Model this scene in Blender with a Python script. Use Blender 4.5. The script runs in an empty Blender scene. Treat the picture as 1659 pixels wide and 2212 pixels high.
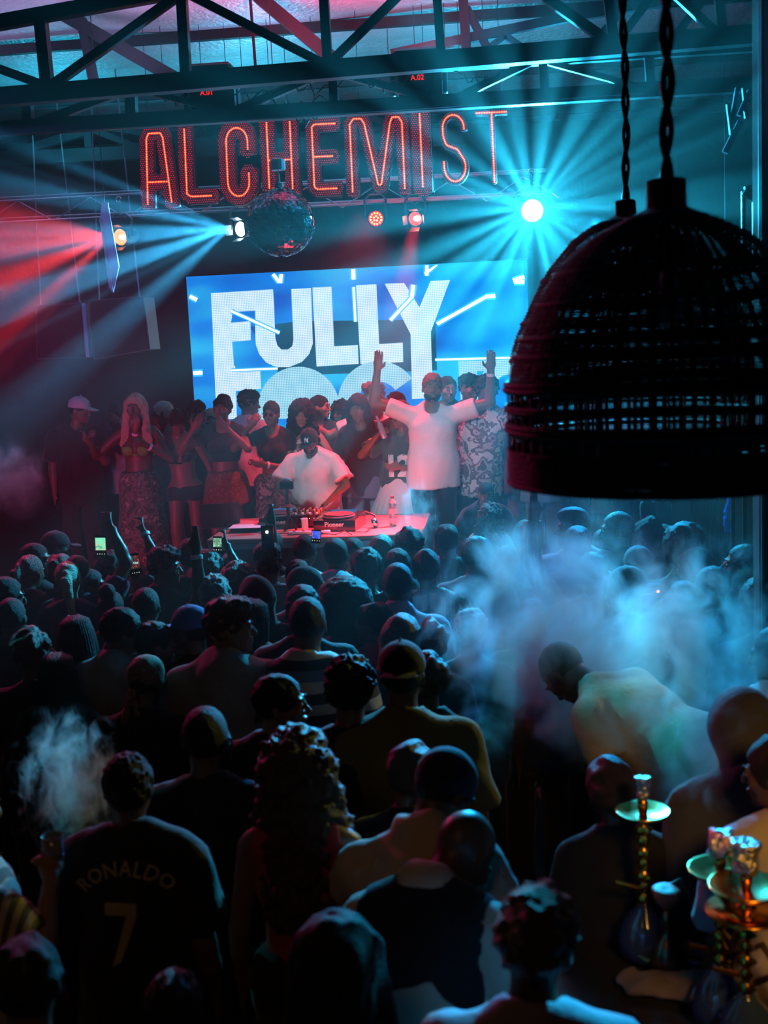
import bpy, math, random, time
import numpy as np
from mathutils import Vector, Matrix
import hashlib
from mathutils.bvhtree import BVHTree
T0 = time.time()
random.seed(7)
SC = bpy.context.scene
COL = SC.collection
PI = math.pi

# ------------------------------------------------------------------ camera
CAM = Vector((0.0, 0.0, 2.9))
FPX = 2600.0
_yaw, _pitch, _roll = math.radians(6.0), math.radians(8.0), math.radians(2.6)
FWD = Vector((-math.sin(_yaw) * math.cos(_pitch), math.cos(_yaw) * math.cos(_pitch), -math.sin(_pitch)))
_r0 = Vector((math.cos(_yaw), math.sin(_yaw), 0))
_u0 = _r0.cross(FWD)
RGT = math.cos(_roll) * _r0 - math.sin(_roll) * _u0
UPV = math.sin(_roll) * _r0 + math.cos(_roll) * _u0
cam_data = bpy.data.cameras.new('camera')
cam = bpy.data.objects.new('camera', cam_data)
COL.objects.link(cam)
cam.matrix_world = Matrix(((RGT.x, UPV.x, -FWD.x, CAM.x), (RGT.y, UPV.y, -FWD.y, CAM.y), (RGT.z, UPV.z, -FWD.z, CAM.z), (0, 0, 0, 1)))
cam_data.sensor_fit = 'HORIZONTAL'
cam_data.sensor_width = 36.0
cam_data.lens = 36.0 * FPX / 1659.0
cam_data.clip_start, cam_data.clip_end = 0.05, 100
cam_data.dof.use_dof = True
cam_data.dof.focus_distance = 10.6
cam_data.dof.aperture_fstop = 4.0
SC.camera = cam

def ray(px, py):
    return FWD + RGT * ((px - 829.5) / FPX) - UPV * ((py - 1106.0) / FPX)
def at_y(px, py, Y):
    d = ray(px, py); return CAM + d * ((Y - CAM.y) / d.y)
def at_z(px, py, Z):
    d = ray(px, py); return CAM + d * ((Z - CAM.z) / d.z)
def at_d(px, py, D):
    return CAM + ray(px, py) * D
def proj(p):
    q = Vector(p) - CAM; d = q.dot(FWD)
    return 829.5 + FPX * q.dot(RGT) / d, 1106.0 - FPX * q.dot(UPV) / d, d

# ------------------------------------------------------------------ world, exposure
SC.view_settings.view_transform = 'Standard'
SC.view_settings.look = 'None'
SC.view_settings.gamma = 1.0
SC.view_settings.exposure = 0.0
SC.view_settings.use_curve_mapping = False
w = bpy.data.worlds.new('night'); SC.world = w
w.use_nodes = True
w.node_tree.nodes['Background'].inputs[0].default_value = (0.05, 0.02, 0.16, 1)
w.node_tree.nodes['Background'].inputs[1].default_value = 0.006
cy = SC.cycles
cy.max_bounces = 4; cy.diffuse_bounces = 1; cy.glossy_bounces = 2; cy.transmission_bounces = 4
cy.volume_bounces = 0; cy.transparent_max_bounces = 12
cy.use_denoising = True
cy.sample_clamp_indirect = 0.0
cy.sample_clamp_direct = 0.0
cy.caustics_reflective = False; cy.caustics_refractive = False
cy.volume_step_rate = 1.0
cy.volume_max_steps = 96
cy.use_light_tree = True
cy.use_adaptive_sampling = True; cy.adaptive_threshold = .03; cy.adaptive_min_samples = 16

# ------------------------------------------------------------------ lamps (L_ ones as hung over the stage, the rest unseen, without fixtures)
def look(loc, target):
    d = (Vector(target) - Vector(loc)).normalized()
    return d.to_track_quat('-Z', 'Y').to_euler()
def spot(name, loc, target, color, power, angle, blend=0.3, size=0.05, rays=None, win=None):
    """rays: (scale, low, high, spin) of a gobo wheel that breaks the beam into spokes; win: (angle, cos low, cos high) keeps one side of it"""
    ld = bpy.data.lights.new(name, 'SPOT')
    ld.color = color[:3]; ld.energy = power
    ld.spot_size = math.radians(angle); ld.spot_blend = blend; ld.shadow_soft_size = size
    ob = bpy.data.objects.new(name, ld); COL.objects.link(ob)
    ob.location = loc
    ob.rotation_euler = look(loc, target)
    if rays:
        ld.use_nodes = True
        nt = ld.node_tree; em = nt.nodes['Emission']; L = nt.links.new
        tc = nt.nodes.new('ShaderNodeTexCoord')
        mp = nt.nodes.new('ShaderNodeVectorMath'); mp.operation = 'MULTIPLY'; mp.inputs[1].default_value = (1, 1, 0)
        nm = nt.nodes.new('ShaderNodeVectorMath'); nm.operation = 'NORMALIZE'
        nz = nt.nodes.new('ShaderNodeTexNoise'); nz.inputs['Scale'].default_value = rays[0]; nz.inputs['Detail'].default_value = 1.5
        ad = nt.nodes.new('ShaderNodeVectorMath'); ad.operation = 'ADD'; ad.inputs[1].default_value = (rays[3], rays[3] * .7, 0)
        mr = nt.nodes.new('ShaderNodeMapRange'); mr.inputs[1].default_value = rays[1]; mr.inputs[2].default_value = rays[2]
        mr.inputs[3].default_value = 0.03; mr.inputs[4].default_value = 1.0
        L(tc.outputs['Normal'], mp.inputs[0]); L(mp.outputs[0], nm.inputs[0]); L(nm.outputs[0], ad.inputs[0])
        L(ad.outputs[0], nz.inputs['Vector']); L(nz.outputs['Fac'], mr.inputs[0]); out = mr.outputs[0]
        if win:
            a = math.radians(win[0]); dt = nt.nodes.new('ShaderNodeVectorMath'); dt.operation = 'DOT_PRODUCT'; dt.inputs[1].default_value = (math.cos(a), math.sin(a), 0); L(nm.outputs[0], dt.inputs[0])
            w2 = nt.nodes.new('ShaderNodeMapRange'); w2.inputs[1].default_value = win[1]; w2.inputs[2].default_value = win[2]; L(dt.outputs['Value'], w2.inputs[0])
            mu = nt.nodes.new('ShaderNodeMath'); mu.operation = 'MULTIPLY'; L(out, mu.inputs[0]); L(w2.outputs[0], mu.inputs[1]); out = mu.outputs[0]
        L(out, em.inputs['Strength'])
    return ob
CYAN, BLUE, RED, ORANGE = (0.04, 0.75, 1.0), (0.02, 0.30, 1.0), (1.0, 0.02, 0.06), (1.0, 0.09, 0.01)
L_CYAN = at_y(1150, 455, 10.88)
L_WHITE = at_y(522, 495, 10.88)
L_ORANGE = at_y(262, 512, 10.88)
L_PAR = at_y(812, 472, 10.88)
L_RED = at_y(898, 472, 10.88)
def off(p, x=0, y=0, z=0): return Vector((p.x + x, p.y + y, p.z + z))
#LIGHTS
HOUSE = Vector((0, 0, 2.9))   # the balcony the lamps point at
CYAN = (0.02, .60, 1.0)
spot('beam_cyan_star', off(L_CYAN, 0, -.25, 0), HOUSE, CYAN, 4200, 160, 1, .02, (5.0, .36, .72, .3))
spot('beam_cyan_glow', off(L_CYAN, 0, -.20, 0), HOUSE, (.01, .42, .85), 420, 170, 1, .05)
spot('beam_cyan_up', off(L_CYAN, 0, -.25, .06), at_y(1345, 0, 9.4), CYAN, 3600, 11, .5, .03)
spot('beam_white_fan', off(L_WHITE, -.08, -.15, 0), HOUSE, (.04, .50, 1), 3600, 165, 1, .02, (8.0, .47, .60, 1.9), (-8, .80, .95))
spot('beam_orange_fan', off(L_ORANGE, -.05, -.15, 0), HOUSE, (1, .03, .025), 2700, 165, 1, .02, (7.0, .44, .62, 4.1), (-14, .80, .97))
spot('beam_red_table', off(L_RED, 0, -.15, -.05), at_y(790, 1130, 9.8), (1, .004, .012), 7500, 24, .6, .05)
spot('wash_red_centre', (-1.25, 11.25, 4.15), (-1.25, 11.1, .7), (1, .015, .05), 520, 82, .6, .08)
spot('wash_red_side', (.4, 8.4, 4.3), (-1.1, 11.2, 2.0), (1, .02, .07), 60, 40, .7, .1)
spot('beam_red_par', off(L_PAR, 0, -.15, -.05), at_y(560, 1230, 8.2), (1, .02, .10), 150, 80, .8, .08)
spot('beam_magenta_left', (-5.0, 10.6, 4.3), at_y(330, 1330, 6.2), (1, .02, .22), 520, 52, .8, .1)
spot('beam_blue_smoke', at_y(1290, 470, 10.9), at_d(1170, 1390, 5.6), (.004, .30, 1.0), 2700, 26, .8, .04)  # dedicated beam added to light the blue smoke, no fixture of its own
spot('fill_teal_smoke', (-4.5, 6.6, 4.4), at_d(1490, 1400, 4.9), (.005, .62, .72), 2000, 10, .8, .04)  # added light, set at left only to colour the turquoise plume
spot('beam_yellow_rim', (3.2, 8.6, 3.6), (-.4, 4.4, 1.5), (.72, .62, .04), 520, 22, .7, .06)
spot('beam_teal_left', (-5.8, 8.6, 4.4), at_d(140, 1690, 4.6), (.02, .6, .75), 600, 9, .8, .04)
spot('wash_front', (-2.2, 1.2, 5.0), (-1.05, 11.0, 2.05), (.66, .84, 1.0), 1700, 16, .75, .25)
spot('fill_front_left', (-4.5, 2.0, 4.6), (-3.9, 10.6, 3.2), (.20, .24, .95), 430, 27, .8, .3)  # added front fill that brightens the hanging plate and speakers
spot('fill_magenta_dancers', (-4.8, 7.2, .9), (-3.3, 11.2, 1.3), (.9, .03, .16), 320, 50, .8, .2)  # added low fill tinting the left dancers magenta
spot('added_cyan_rim', (2.2, 5.8, 4.2), at_d(1170, 1930, 2.6), CYAN, 2200, 9, .7, .04)  # added unseen light, gives the near curls their cyan rim
spot('wash_front_right', (1.2, 2.5, 4.9), (1.2, 11.2, 1.7), (.22, .45, 1.0), 300, 18, .8, .3)
for _n, _x, _y, _z, _c, _p in (('roof_violet', -4.6, 9.5, 4.95, (.55, .40, .85), 62), ('roof_violet', -3.0, 9.4, 4.9, (.62, .40, .80), 52), ('roof_pink', -1.55, 9.3, 5.0, (1, .03, .12), 120), ('roof_pink', -.55, 9.5, 5.0, (1, .05, .18), 80),
                           ('roof_blue', -1.9, 10.4, 4.8, (.10, .55, .95), 46), ('roof_blue', .15, 9.6, 4.9, (.04, .5, .95), 34), ('roof_cyan', -4.2, 11.6, 4.7, (.02, .55, .75), 75), ('roof_cyan', -2.2, 11.4, 4.7, (.02, .62, .80), 75), ('roof_cyan', -.3, 11.0, 4.7, (.02, .6, .85), 55), ('roof_cyan', .9, 10.0, 4.9, (.02, .35, .7), 16)):
    spot(_n, (_x, _y, _z), (_x, _y + .25, 6.5), _c, _p, 165, .8, .25)
spot('wash_amber', (-.9, .2, 4.0), (-1.15, 3.4, 1.3), (1, .50, .10), 16, 50, .8, .4)
spot('fill_amber_shisha', (.9, 1.6, 2.6), (.95, 3.4, 1.3), (1, .50, .07), 75, 44, .8, .2)  # added fill near the camera for amber highlights on the shisha brass
#ENDLIGHTS
# ------------------------------------------------------------------ naming helpers
def put(name, mesh, parent=None, mats=None, loc=None):
    o = bpy.data.objects.new(name, mesh); COL.objects.link(o)
    if mats is not None:
        if not isinstance(mats, (list, tuple)): mats = [mats]
        if not mesh.materials:
            for m in mats: mesh.materials.append(m)
        else:
            for i, m in enumerate(mats):
                if i < len(mesh.materials) and mesh.materials[i] != m:
                    o.material_slots[i].link = 'OBJECT'; o.material_slots[i].material = m
    if loc is not None: o.location = loc
    if parent is not None: o.parent = parent
    return o
def tag(o, label=None, cat=None, group=None, kind=None):
    if label: o['label'] = label
    if cat: o['category'] = cat
    if group: o['group'] = group
    if kind: o['kind'] = kind
    return o
def empty(name, loc=(0, 0, 0), rz=0.0):
    o = bpy.data.objects.new(name, None); COL.objects.link(o)
    o.location = loc; o.rotation_euler = (0, 0, rz); o.empty_display_size = .1
    return o

# ------------------------------------------------------------------ materials
_M = {}
def mat(name, color, rough=.6, metal=0.0, bump=0.0, bscale=60.0, var=0.0, vscale=4.0, emit=None, estr=0.0, spec=.5, sheen=0.0, trans=0.0, coat=0.0):
    if name in _M: return _M[name]
    m = bpy.data.materials.new(name); m.use_nodes = True; _M[name] = m
    nt = m.node_tree; b = nt.nodes['Principled BSDF']; L = nt.links.new
    b.inputs['Base Color'].default_value = (*color[:3], 1)
    b.inputs['Roughness'].default_value = rough; b.inputs['Metallic'].default_value = metal
    b.inputs['Specular IOR Level'].default_value = spec
    b.inputs['Sheen Weight'].default_value = sheen
    b.inputs['Transmission Weight'].default_value = trans
    b.inputs['Coat Weight'].default_value = coat
    if emit is not None:
        b.inputs['Emission Color'].default_value = (*emit[:3], 1); b.inputs['Emission Strength'].default_value = estr
    if bump or var:
        tc = nt.nodes.new('ShaderNodeTexCoord')
    if var:
        n = nt.nodes.new('ShaderNodeTexNoise'); n.inputs['Scale'].default_value = vscale; n.inputs['Detail'].default_value = 3
        mx = nt.nodes.new('ShaderNodeMix'); mx.data_type = 'RGBA'
        mx.inputs[6].default_value = (*[c * (1 - var) for c in color[:3]], 1)
        mx.inputs[7].default_value = (*[min(1, c * (1 + var)) for c in color[:3]], 1)
        L(tc.outputs['Object'], n.inputs['Vector']); L(n.outputs['Fac'], mx.inputs[0]); L(mx.outputs[2], b.inputs['Base Color'])
    if bump:
        n = nt.nodes.new('ShaderNodeTexNoise'); n.inputs['Scale'].default_value = bscale; n.inputs['Detail'].default_value = 2
        bp = nt.nodes.new('ShaderNodeBump'); bp.inputs['Strength'].default_value = bump; bp.inputs['Distance'].default_value = .02
        L(tc.outputs['Object'], n.inputs['Vector']); L(n.outputs['Fac'], bp.inputs['Height']); L(bp.outputs[0], b.inputs['Normal'])
    return m
def pattern_mat(name, colors, kind='blotch', scale=14.0, rough=.8):
    """cloth with a printed pattern: blotch (camouflage, marble), spots (leopard), stripes, plaid"""
    if name in _M: return _M[name]
    m = mat(name, colors[0], rough, sheen=.1); nt = m.node_tree; b = nt.nodes['Principled BSDF']; L = nt.links.new
    tc = nt.nodes.new('ShaderNodeTexCoord'); rp = nt.nodes.new('ShaderNodeValToRGB')
    rp.color_ramp.interpolation = 'CONSTANT'
    if kind == 'blotch':
        t = nt.nodes.new('ShaderNodeTexNoise'); t.inputs['Scale'].default_value = scale; t.inputs['Detail'].default_value = 3; o = t.outputs['Fac']
        pos = [0, .44, .52, .60]
    elif kind == 'spots':
        t = nt.nodes.new('ShaderNodeTexVoronoi'); t.inputs['Scale'].default_value = scale; o = t.outputs['Distance']
        pos = [0, .22, .42, .8]
    elif kind == 'stripes':
        t = nt.nodes.new('ShaderNodeSeparateXYZ'); mt = nt.nodes.new('ShaderNodeMath'); mt.operation = 'MULTIPLY'; mt.inputs[1].default_value = scale
        fr = nt.nodes.new('ShaderNodeMath'); fr.operation = 'FRACT'
        L(tc.outputs['Object'], t.inputs[0]); L(t.outputs['Z'], mt.inputs[0]); L(mt.outputs[0], fr.inputs[0]); o = fr.outputs[0]
        pos = [i / len(colors) for i in range(len(colors))]
    elif kind == 'vstripes':
        t = nt.nodes.new('ShaderNodeSeparateXYZ'); mt = nt.nodes.new('ShaderNodeMath'); mt.operation = 'MULTIPLY'; mt.inputs[1].default_value = scale
        fr = nt.nodes.new('ShaderNodeMath'); fr.operation = 'FRACT'
        L(tc.outputs['Object'], t.inputs[0]); L(t.outputs['X'], mt.inputs[0]); L(mt.outputs[0], fr.inputs[0]); o = fr.outputs[0]
        pos = [i / len(colors) for i in range(len(colors))]
    else:
        t = nt.nodes.new('ShaderNodeTexBrick'); t.inputs['Scale'].default_value = scale; t.inputs['Mortar Size'].default_value = .12
        t.offset = 0; t.inputs['Brick Width'].default_value = .5; t.inputs['Row Height'].default_value = .5; o = t.outputs['Fac']; pos = [0, .5]
    if kind not in ('stripes', 'vstripes'): L(tc.outputs['Object'], t.inputs['Vector'])
    els = rp.color_ramp.elements
    els[0].position = 0; els[0].color = (*colors[0], 1)
    els[1].position = pos[1]; els[1].color = (*colors[1 % len(colors)], 1)
    for i in range(2, min(len(colors), len(pos))):
        e = els.new(pos[i]); e.color = (*colors[i], 1)
    L(o, rp.inputs[0]); L(rp.outputs[0], b.inputs['Base Color'])
    return m
def glow(name, color, strength):
    if name in _M: return _M[name]
    m = bpy.data.materials.new(name); m.use_nodes = True; _M[name] = m
    nt = m.node_tree; nt.nodes.clear()
    e = nt.nodes.new('ShaderNodeEmission'); e.inputs[0].default_value = (*color, 1); e.inputs[1].default_value = strength
    o = nt.nodes.new('ShaderNodeOutputMaterial'); nt.links.new(e.outputs[0], o.inputs[0])
    return m
STEEL = mat('dark_painted_steel', (.025, .028, .035), .45, .3, bump=.15, bscale=30, var=.4)
BLACK = mat('black_plastic', (.012, .012, .014), .4)
BLACKG = mat('glossy_black', (.01, .01, .012), .12)
CHROME = mat('bright_metal', (.7, .72, .75), .2, 1.0)
GREYM = mat('grey_metal', (.3, .32, .36), .35, .8)
WHITEP = mat('white_plastic', (.75, .76, .8), .5)

# ------------------------------------------------------------------ mesh builder
class MB:
    def __init__(s): s.v = []; s.f = []; s.m = []; s.cur = 0
    def add(s, vs, fs):
        n = len(s.v); s.v += [tuple(p) for p in vs]
        for f in fs: s.f.append(tuple(n + i for i in f)); s.m.append(s.cur)
        return s
    def box(s, c, size, R=None, ch=0.0):
        hx, hy, hz = size[0] / 2, size[1] / 2, size[2] / 2
        c = Vector(c)
        if ch <= 0:
            vs = [Vector((x, y, z)) for x in (-hx, hx) for y in (-hy, hy) for z in (-hz, hz)]
            fs = [(0, 1, 3, 2), (4, 6, 7, 5), (0, 4, 5, 1), (2, 3, 7, 6), (0, 2, 6, 4), (1, 5, 7, 3)]
        else:
            ch = min(ch, hx * .9, hy * .9, hz * .9)
            vs = []; idx = {}
            for sx in (-1, 1):
                for sy in (-1, 1):
                    for sz in (-1, 1):
                        for a in range(3):
                            p = [sx * (hx - ch), sy * (hy - ch), sz * (hz - ch)]
                            p[a] = (sx * hx, sy * hy, sz * hz)[a]
                            idx[(sx, sy, sz, a)] = len(vs); vs.append(Vector(p))
            fs = []
            q = lambda *k: idx[k]
            for a in range(3):
                b, c2 = (a + 1) % 3, (a + 2) % 3
                for sg in (-1, 1):
                    ring = []
                    for u, v in ((-1, -1), (1, -1), (1, 1), (-1, 1)):
                        k = [0, 0, 0]; k[a] = sg; k[b] = u; k[c2] = v
                        ring.append(idx[(k[0], k[1], k[2], a)])
                    fs.append(tuple(ring if sg > 0 else ring[::-1]))
                for u in (-1, 1):
                    for v in (-1, 1):
                        r = []
                        for t in (-1, 1):
                            k = [0, 0, 0]; k[a] = t; k[b] = u; k[c2] = v
                            r.append((idx[(*k, b)], idx[(*k, c2)]))
                        fs.append((r[0][0], r[1][0], r[1][1], r[0][1]) if u * v < 0 else (r[0][1], r[1][1], r[1][0], r[0][0]))
            for sx in (-1, 1):
                for sy in (-1, 1):
                    for sz in (-1, 1):
                        t = (idx[(sx, sy, sz, 0)], idx[(sx, sy, sz, 1)], idx[(sx, sy, sz, 2)])
                        fs.append(t if sx * sy * sz > 0 else t[::-1])
        if R is not None: vs = [R @ v for v in vs]
        return s.add([v + c for v in vs], fs)
    def beam(s, a, b, wd, ht, up=(0, 0, 1)):
        a, b = Vector(a), Vector(b); z = (b - a); L = z.length; z.normalize()
        x = z.cross(Vector(up))
        if x.length < 1e-4: x = Vector((1, 0, 0))
        x.normalize(); y = z.cross(x)
        R = Matrix((x, y, z)).transposed()
        return s.box((a + b) / 2, (wd, ht, L), R)
    def tube(s, pts, r, n=8, cap=True, closed=False):
        pts = [Vector(p) for p in pts]; rs = r if isinstance(r, (list, tuple)) else [r] * len(pts)
        base = len(s.v); N = len(pts); prev = None
        for i, p in enumerate(pts):
            t = (pts[(i + 1) % N] - pts[i - 1]) if closed else (pts[min(i + 1, N - 1)] - pts[max(i - 1, 0)])
            if t.length < 1e-9: t = Vector((0, 0, 1))
            t.normalize()
            if prev is None:
                x = t.cross(Vector((0, 0, 1)))
                if x.length < .05: x = t.cross(Vector((1, 0, 0)))
            else: x = prev - t * prev.dot(t)
            x.normalize(); prev = x; y = t.cross(x)
            for k in range(n):
                a = 2 * PI * k / n
                s.v.append(tuple(p + (x * math.cos(a) + y * math.sin(a)) * rs[i]))
        for i in range(N if closed else N - 1):
            i2 = (i + 1) % N
            for k in range(n):
                k2 = (k + 1) % n
                s.f.append((base + i * n + k, base + i * n + k2, base + i2 * n + k2, base + i2 * n + k)); s.m.append(s.cur)
        if cap and not closed:
            s.f.append(tuple(base + k for k in range(n))[::-1]); s.m.append(s.cur)
            s.f.append(tuple(base + (N - 1) * n + k for k in range(n))); s.m.append(s.cur)
        return s
    def lathe(s, prof, n=24, M=None, cap=True):
        base = len(s.v); M = M or Matrix()
        for r, z in prof:
            for k in range(n):
                a = 2 * PI * k / n
                s.v.append(tuple(M @ Vector((r * math.cos(a), r * math.sin(a), z))))
        for i in range(len(prof) - 1):
            for k in range(n):
                k2 = (k + 1) % n
                s.f.append((base + i * n + k, base + i * n + k2, base + (i + 1) * n + k2, base + (i + 1) * n + k)); s.m.append(s.cur)
        if cap:
            s.f.append(tuple(base + k for k in range(n))[::-1]); s.m.append(s.cur)
            s.f.append(tuple(base + (len(prof) - 1) * n + k for k in range(n))); s.m.append(s.cur)
        return s
    def sphere(s, c, r, nu=14, nv=9, sc=(1, 1, 1)):
        prof = [(max(1e-4, r * math.sin(PI * i / nv)), -r * math.cos(PI * i / nv)) for i in range(nv + 1)]
        M = Matrix.Translation(Vector(c)) @ Matrix.Diagonal((*sc, 1))
        return s.lathe(prof, nu, M, cap=False)
    def prism(s, poly, to3, depth):
        """poly: 2-D outline; to3(u,v,w) -> point; extruded w = 0..depth"""
        n = len(poly)
        a = sum(poly[i][0] * poly[(i + 1) % n][1] - poly[(i + 1) % n][0] * poly[i][1] for i in range(n))
        if a < 0: poly = poly[::-1]
        vs = [to3(u, v, 0) for u, v in poly] + [to3(u, v, depth) for u, v in poly]
        fs = [tuple(range(n))[::-1], tuple(range(n, 2 * n))]
        fs += [(i, (i + 1) % n, n + (i + 1) % n, n + i) for i in range(n)]
        return s.add(vs, fs)
    def mesh(s, name, smooth=False):
        me = bpy.data.meshes.new(name); me.from_pydata(s.v, [], s.f)
        if any(s.m): me.polygons.foreach_set('material_index', s.m)
        if smooth: me.polygons.foreach_set('use_smooth', [True] * len(s.f))
        me.update(); return me
    def build(s, name, mats=None, parent=None, loc=None, smooth=False):
        me = s.mesh(name, smooth)
        if mats is not None:
            for m in (mats if isinstance(mats, (list, tuple)) else [mats]): me.materials.append(m)
        o = bpy.data.objects.new(name, me); COL.objects.link(o)
        if loc is not None: o.location = loc
        if parent is not None: o.parent = parent
        return o
def recenter(o, origin):
    """move a mesh object's origin to a world point without moving its geometry"""
    origin = Vector(origin); o.data.transform(Matrix.Translation(-origin)); o.location = origin
    return o
def thing_at(name, origin, label, cat, group=None, rz=0):
    return tag(empty(name, origin, rz), label, cat, group)
def text_mesh(body, size, extrude=.001, bold=0.0, space=1.0):
    cu = bpy.data.curves.new('t', 'FONT'); cu.body = body; cu.size = size; cu.extrude = extrude; cu.offset = bold
    cu.align_x = 'CENTER'; cu.align_y = 'CENTER'; cu.space_character = space; cu.resolution_u = 3
    ob = bpy.data.objects.new('t', cu); COL.objects.link(ob)
    dg = bpy.context.evaluated_depsgraph_get(); me = bpy.data.meshes.new_from_object(ob.evaluated_get(dg))
    bpy.data.objects.remove(ob); bpy.data.curves.remove(cu)
    me.materials.clear()
    return me

# ------------------------------------------------------------------ implicit surfaces (numpy), meshed by surface nets
class Field:
    def __init__(s, lo, hi, step, fine=(), fstep=None):
        """regular axes of size step, refined to fstep inside the given (lo, hi) boxes"""
        s.ax = []
        for a in range(3):
            segs = []
            if fstep:
                for flo, fhi in fine: segs.append((flo[a], fhi[a]))
            x = lo[a]; xs = [x]
            while x < hi[a]:
                st = fstep if any(p - 1e-6 <= x < q for p, q in segs) else step
                x += st; xs.append(x)
            s.ax.append(np.array(xs, np.float32))
        s.F = np.full([len(a) for a in s.ax], 1.0, np.float32)
    def sl(s, lo, hi):
        r = []
        for a in range(3):
            i = int(np.searchsorted(s.ax[a], lo[a])); j = int(np.searchsorted(s.ax[a], hi[a]))
            r.append(slice(max(0, i - 1), min(len(s.ax[a]), j + 1)))
        return tuple(r)
    def apply(s, fn, lo, hi, k=.02, op='u'):
        L = s.sl(lo, hi)
        if any(q.stop <= q.start for q in L): return
        X = s.ax[0][L[0]][:, None, None]; Y = s.ax[1][L[1]][None, :, None]; Z = s.ax[2][L[2]][None, None, :]
        d = fn(X, Y, Z); F = s.F[L]
        if op == 'u':
            if k > 0:
                h = np.maximum(k - np.abs(F - d), 0) / k; s.F[L] = np.minimum(F, d) - h * h * k * .25
            else: s.F[L] = np.minimum(F, d)
        elif op == 's':
            d = -d
            if k > 0:
                h = np.maximum(k - np.abs(F - d), 0) / k; s.F[L] = np.maximum(F, d) + h * h * k * .25
            else: s.F[L] = np.maximum(F, d)
        elif op == 'd': s.F[L] = F + d
    def cone(s, a, b, ra, rb, k=.02, flat=None, op='u'):
        """round cone; flat=(axis vector, squash) squeezes the section along that axis"""
        a = np.array(a, np.float32); b = np.array(b, np.float32); ba = b - a; L2 = float(ba @ ba) + 1e-9
        R = max(ra, rb) + k + .015
        lo = np.minimum(a, b) - R; hi = np.maximum(a, b) + R
        def fn(X, Y, Z):
            px, py, pz = X - a[0], Y - a[1], Z - a[2]
            t = np.clip((px * ba[0] + py * ba[1] + pz * ba[2]) / L2, 0, 1)
            dx, dy, dz = px - t * ba[0], py - t * ba[1], pz - t * ba[2]
            if flat is not None:
                ax, sq = flat
                q = dx * ax[0] + dy * ax[1] + dz * ax[2]
                d2 = dx * dx + dy * dy + dz * dz + q * q * (sq * sq - 1)
                return (np.sqrt(d2) - (ra + (rb - ra) * t)) / math.sqrt(sq)
            return np.sqrt(dx * dx + dy * dy + dz * dz) - (ra + (rb - ra) * t)
        s.apply(fn, lo, hi, k, op)
    def ell(s, c, R, rad, k=.015, op='u'):
        """ellipsoid at c with axes = rows of R"""
        c = np.array(c, np.float32); R = np.array(R, np.float32); m = max(rad) + k + .012
        def fn(X, Y, Z):
            px, py, pz = X - c[0], Y - c[1], Z - c[2]
            q0 = q1 = 0
            for i in range(3):
                v = px * R[i][0] + py * R[i][1] + pz * R[i][2]
                q0 = q0 + (v / rad[i]) ** 2; q1 = q1 + (v / rad[i] ** 2) ** 2
            k0 = np.sqrt(q0); return k0 * (k0 - 1) / (np.sqrt(q1) + 1e-6)
        s.apply(fn, c - m, c + m, k, op)
    def box(s, c, R, h, r=.0, k=0, op='u'):
        c = np.array(c, np.float32); R = np.array(R, np.float32); m = float(np.linalg.norm(h)) + k + .02
        def fn(X, Y, Z):
            px, py, pz = X - c[0], Y - c[1], Z - c[2]; o = 0; mx = None
            for i in range(3):
                q = np.abs(px * R[i][0] + py * R[i][1] + pz * R[i][2]) - (h[i] - r)
                o = o + np.maximum(q, 0) ** 2; mx = q if mx is None else np.maximum(mx, q)
            return np.sqrt(o) + np.minimum(mx, 0) - r
        s.apply(fn, c - m, c + m, k, op)
    def plane(s, p, n, k=.0):
        """keep the side opposite to n"""
        p = np.array(p, np.float32); n = np.array(n, np.float32)
        X = s.ax[0][:, None, None]; Y = s.ax[1][None, :, None]; Z = s.ax[2][None, None, :]
        d = (X - p[0]) * n[0] + (Y - p[1]) * n[1] + (Z - p[2]) * n[2]
        if k > 0:
            h = np.maximum(k - np.abs(s.F - d), 0) / k; s.F = np.maximum(s.F, d) + h * h * k * .25
        else: s.F = np.maximum(s.F, d)
    def noise(s, amp, freq, seed=0, n=5, aniso=(1, 1, 1), ridge=False):
        rs = np.random.RandomState(seed)
        X = s.ax[0][:, None, None]; Y = s.ax[1][None, :, None]; Z = s.ax[2][None, None, :]
        m = np.abs(s.F) < max(.05, amp * 3)
        tot = np.zeros_like(s.F)
        for i in range(n):
            f = freq * (0.7 + 0.8 * rs.rand()); v = rs.randn(3); v /= np.linalg.norm(v); v = v * np.array(aniso)
            ph = rs.rand() * 6.28
            q = np.sin((X * v[0] + Y * v[1] + Z * v[2]) * f + ph + 1.3 * np.sin((X * v[1] - Y * v[2] + Z * v[0]) * f * .7 + ph * 2))
            tot += (1 - 2 * np.abs(q)) if ridge else q
        s.F = s.F + np.where(m, tot * (amp / math.sqrt(n)), 0).astype(np.float32)
    def mesh(s, name, tf=None):
        F = s.F; F[0] = F[-1] = 1; F[:, 0] = F[:, -1] = 1; F[:, :, 0] = F[:, :, -1] = 1
        neg = F < 0; nx, ny, nz = F.shape
        cnt = np.zeros((nx - 1, ny - 1, nz - 1), np.int8)
        for i in (0, 1):
            for j in (0, 1):
                for k in (0, 1): cnt += neg[i:nx - 1 + i, j:ny - 1 + j, k:nz - 1 + k]
        act = np.argwhere((cnt > 0) & (cnt < 8))
        me = bpy.data.meshes.new(name)
        if len(act) == 0: return me
        idx = -np.ones(cnt.shape, np.int32); idx[act[:, 0], act[:, 1], act[:, 2]] = np.arange(len(act))
        ai, aj, ak = act.T
        P = np.zeros((len(act), 3), np.float32); C = np.zeros(len(act), np.float32)
        corners = [(i, j, k) for i in (0, 1) for j in (0, 1) for k in (0, 1)]
        val = {c: F[ai + c[0], aj + c[1], ak + c[2]] for c in corners}
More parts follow.
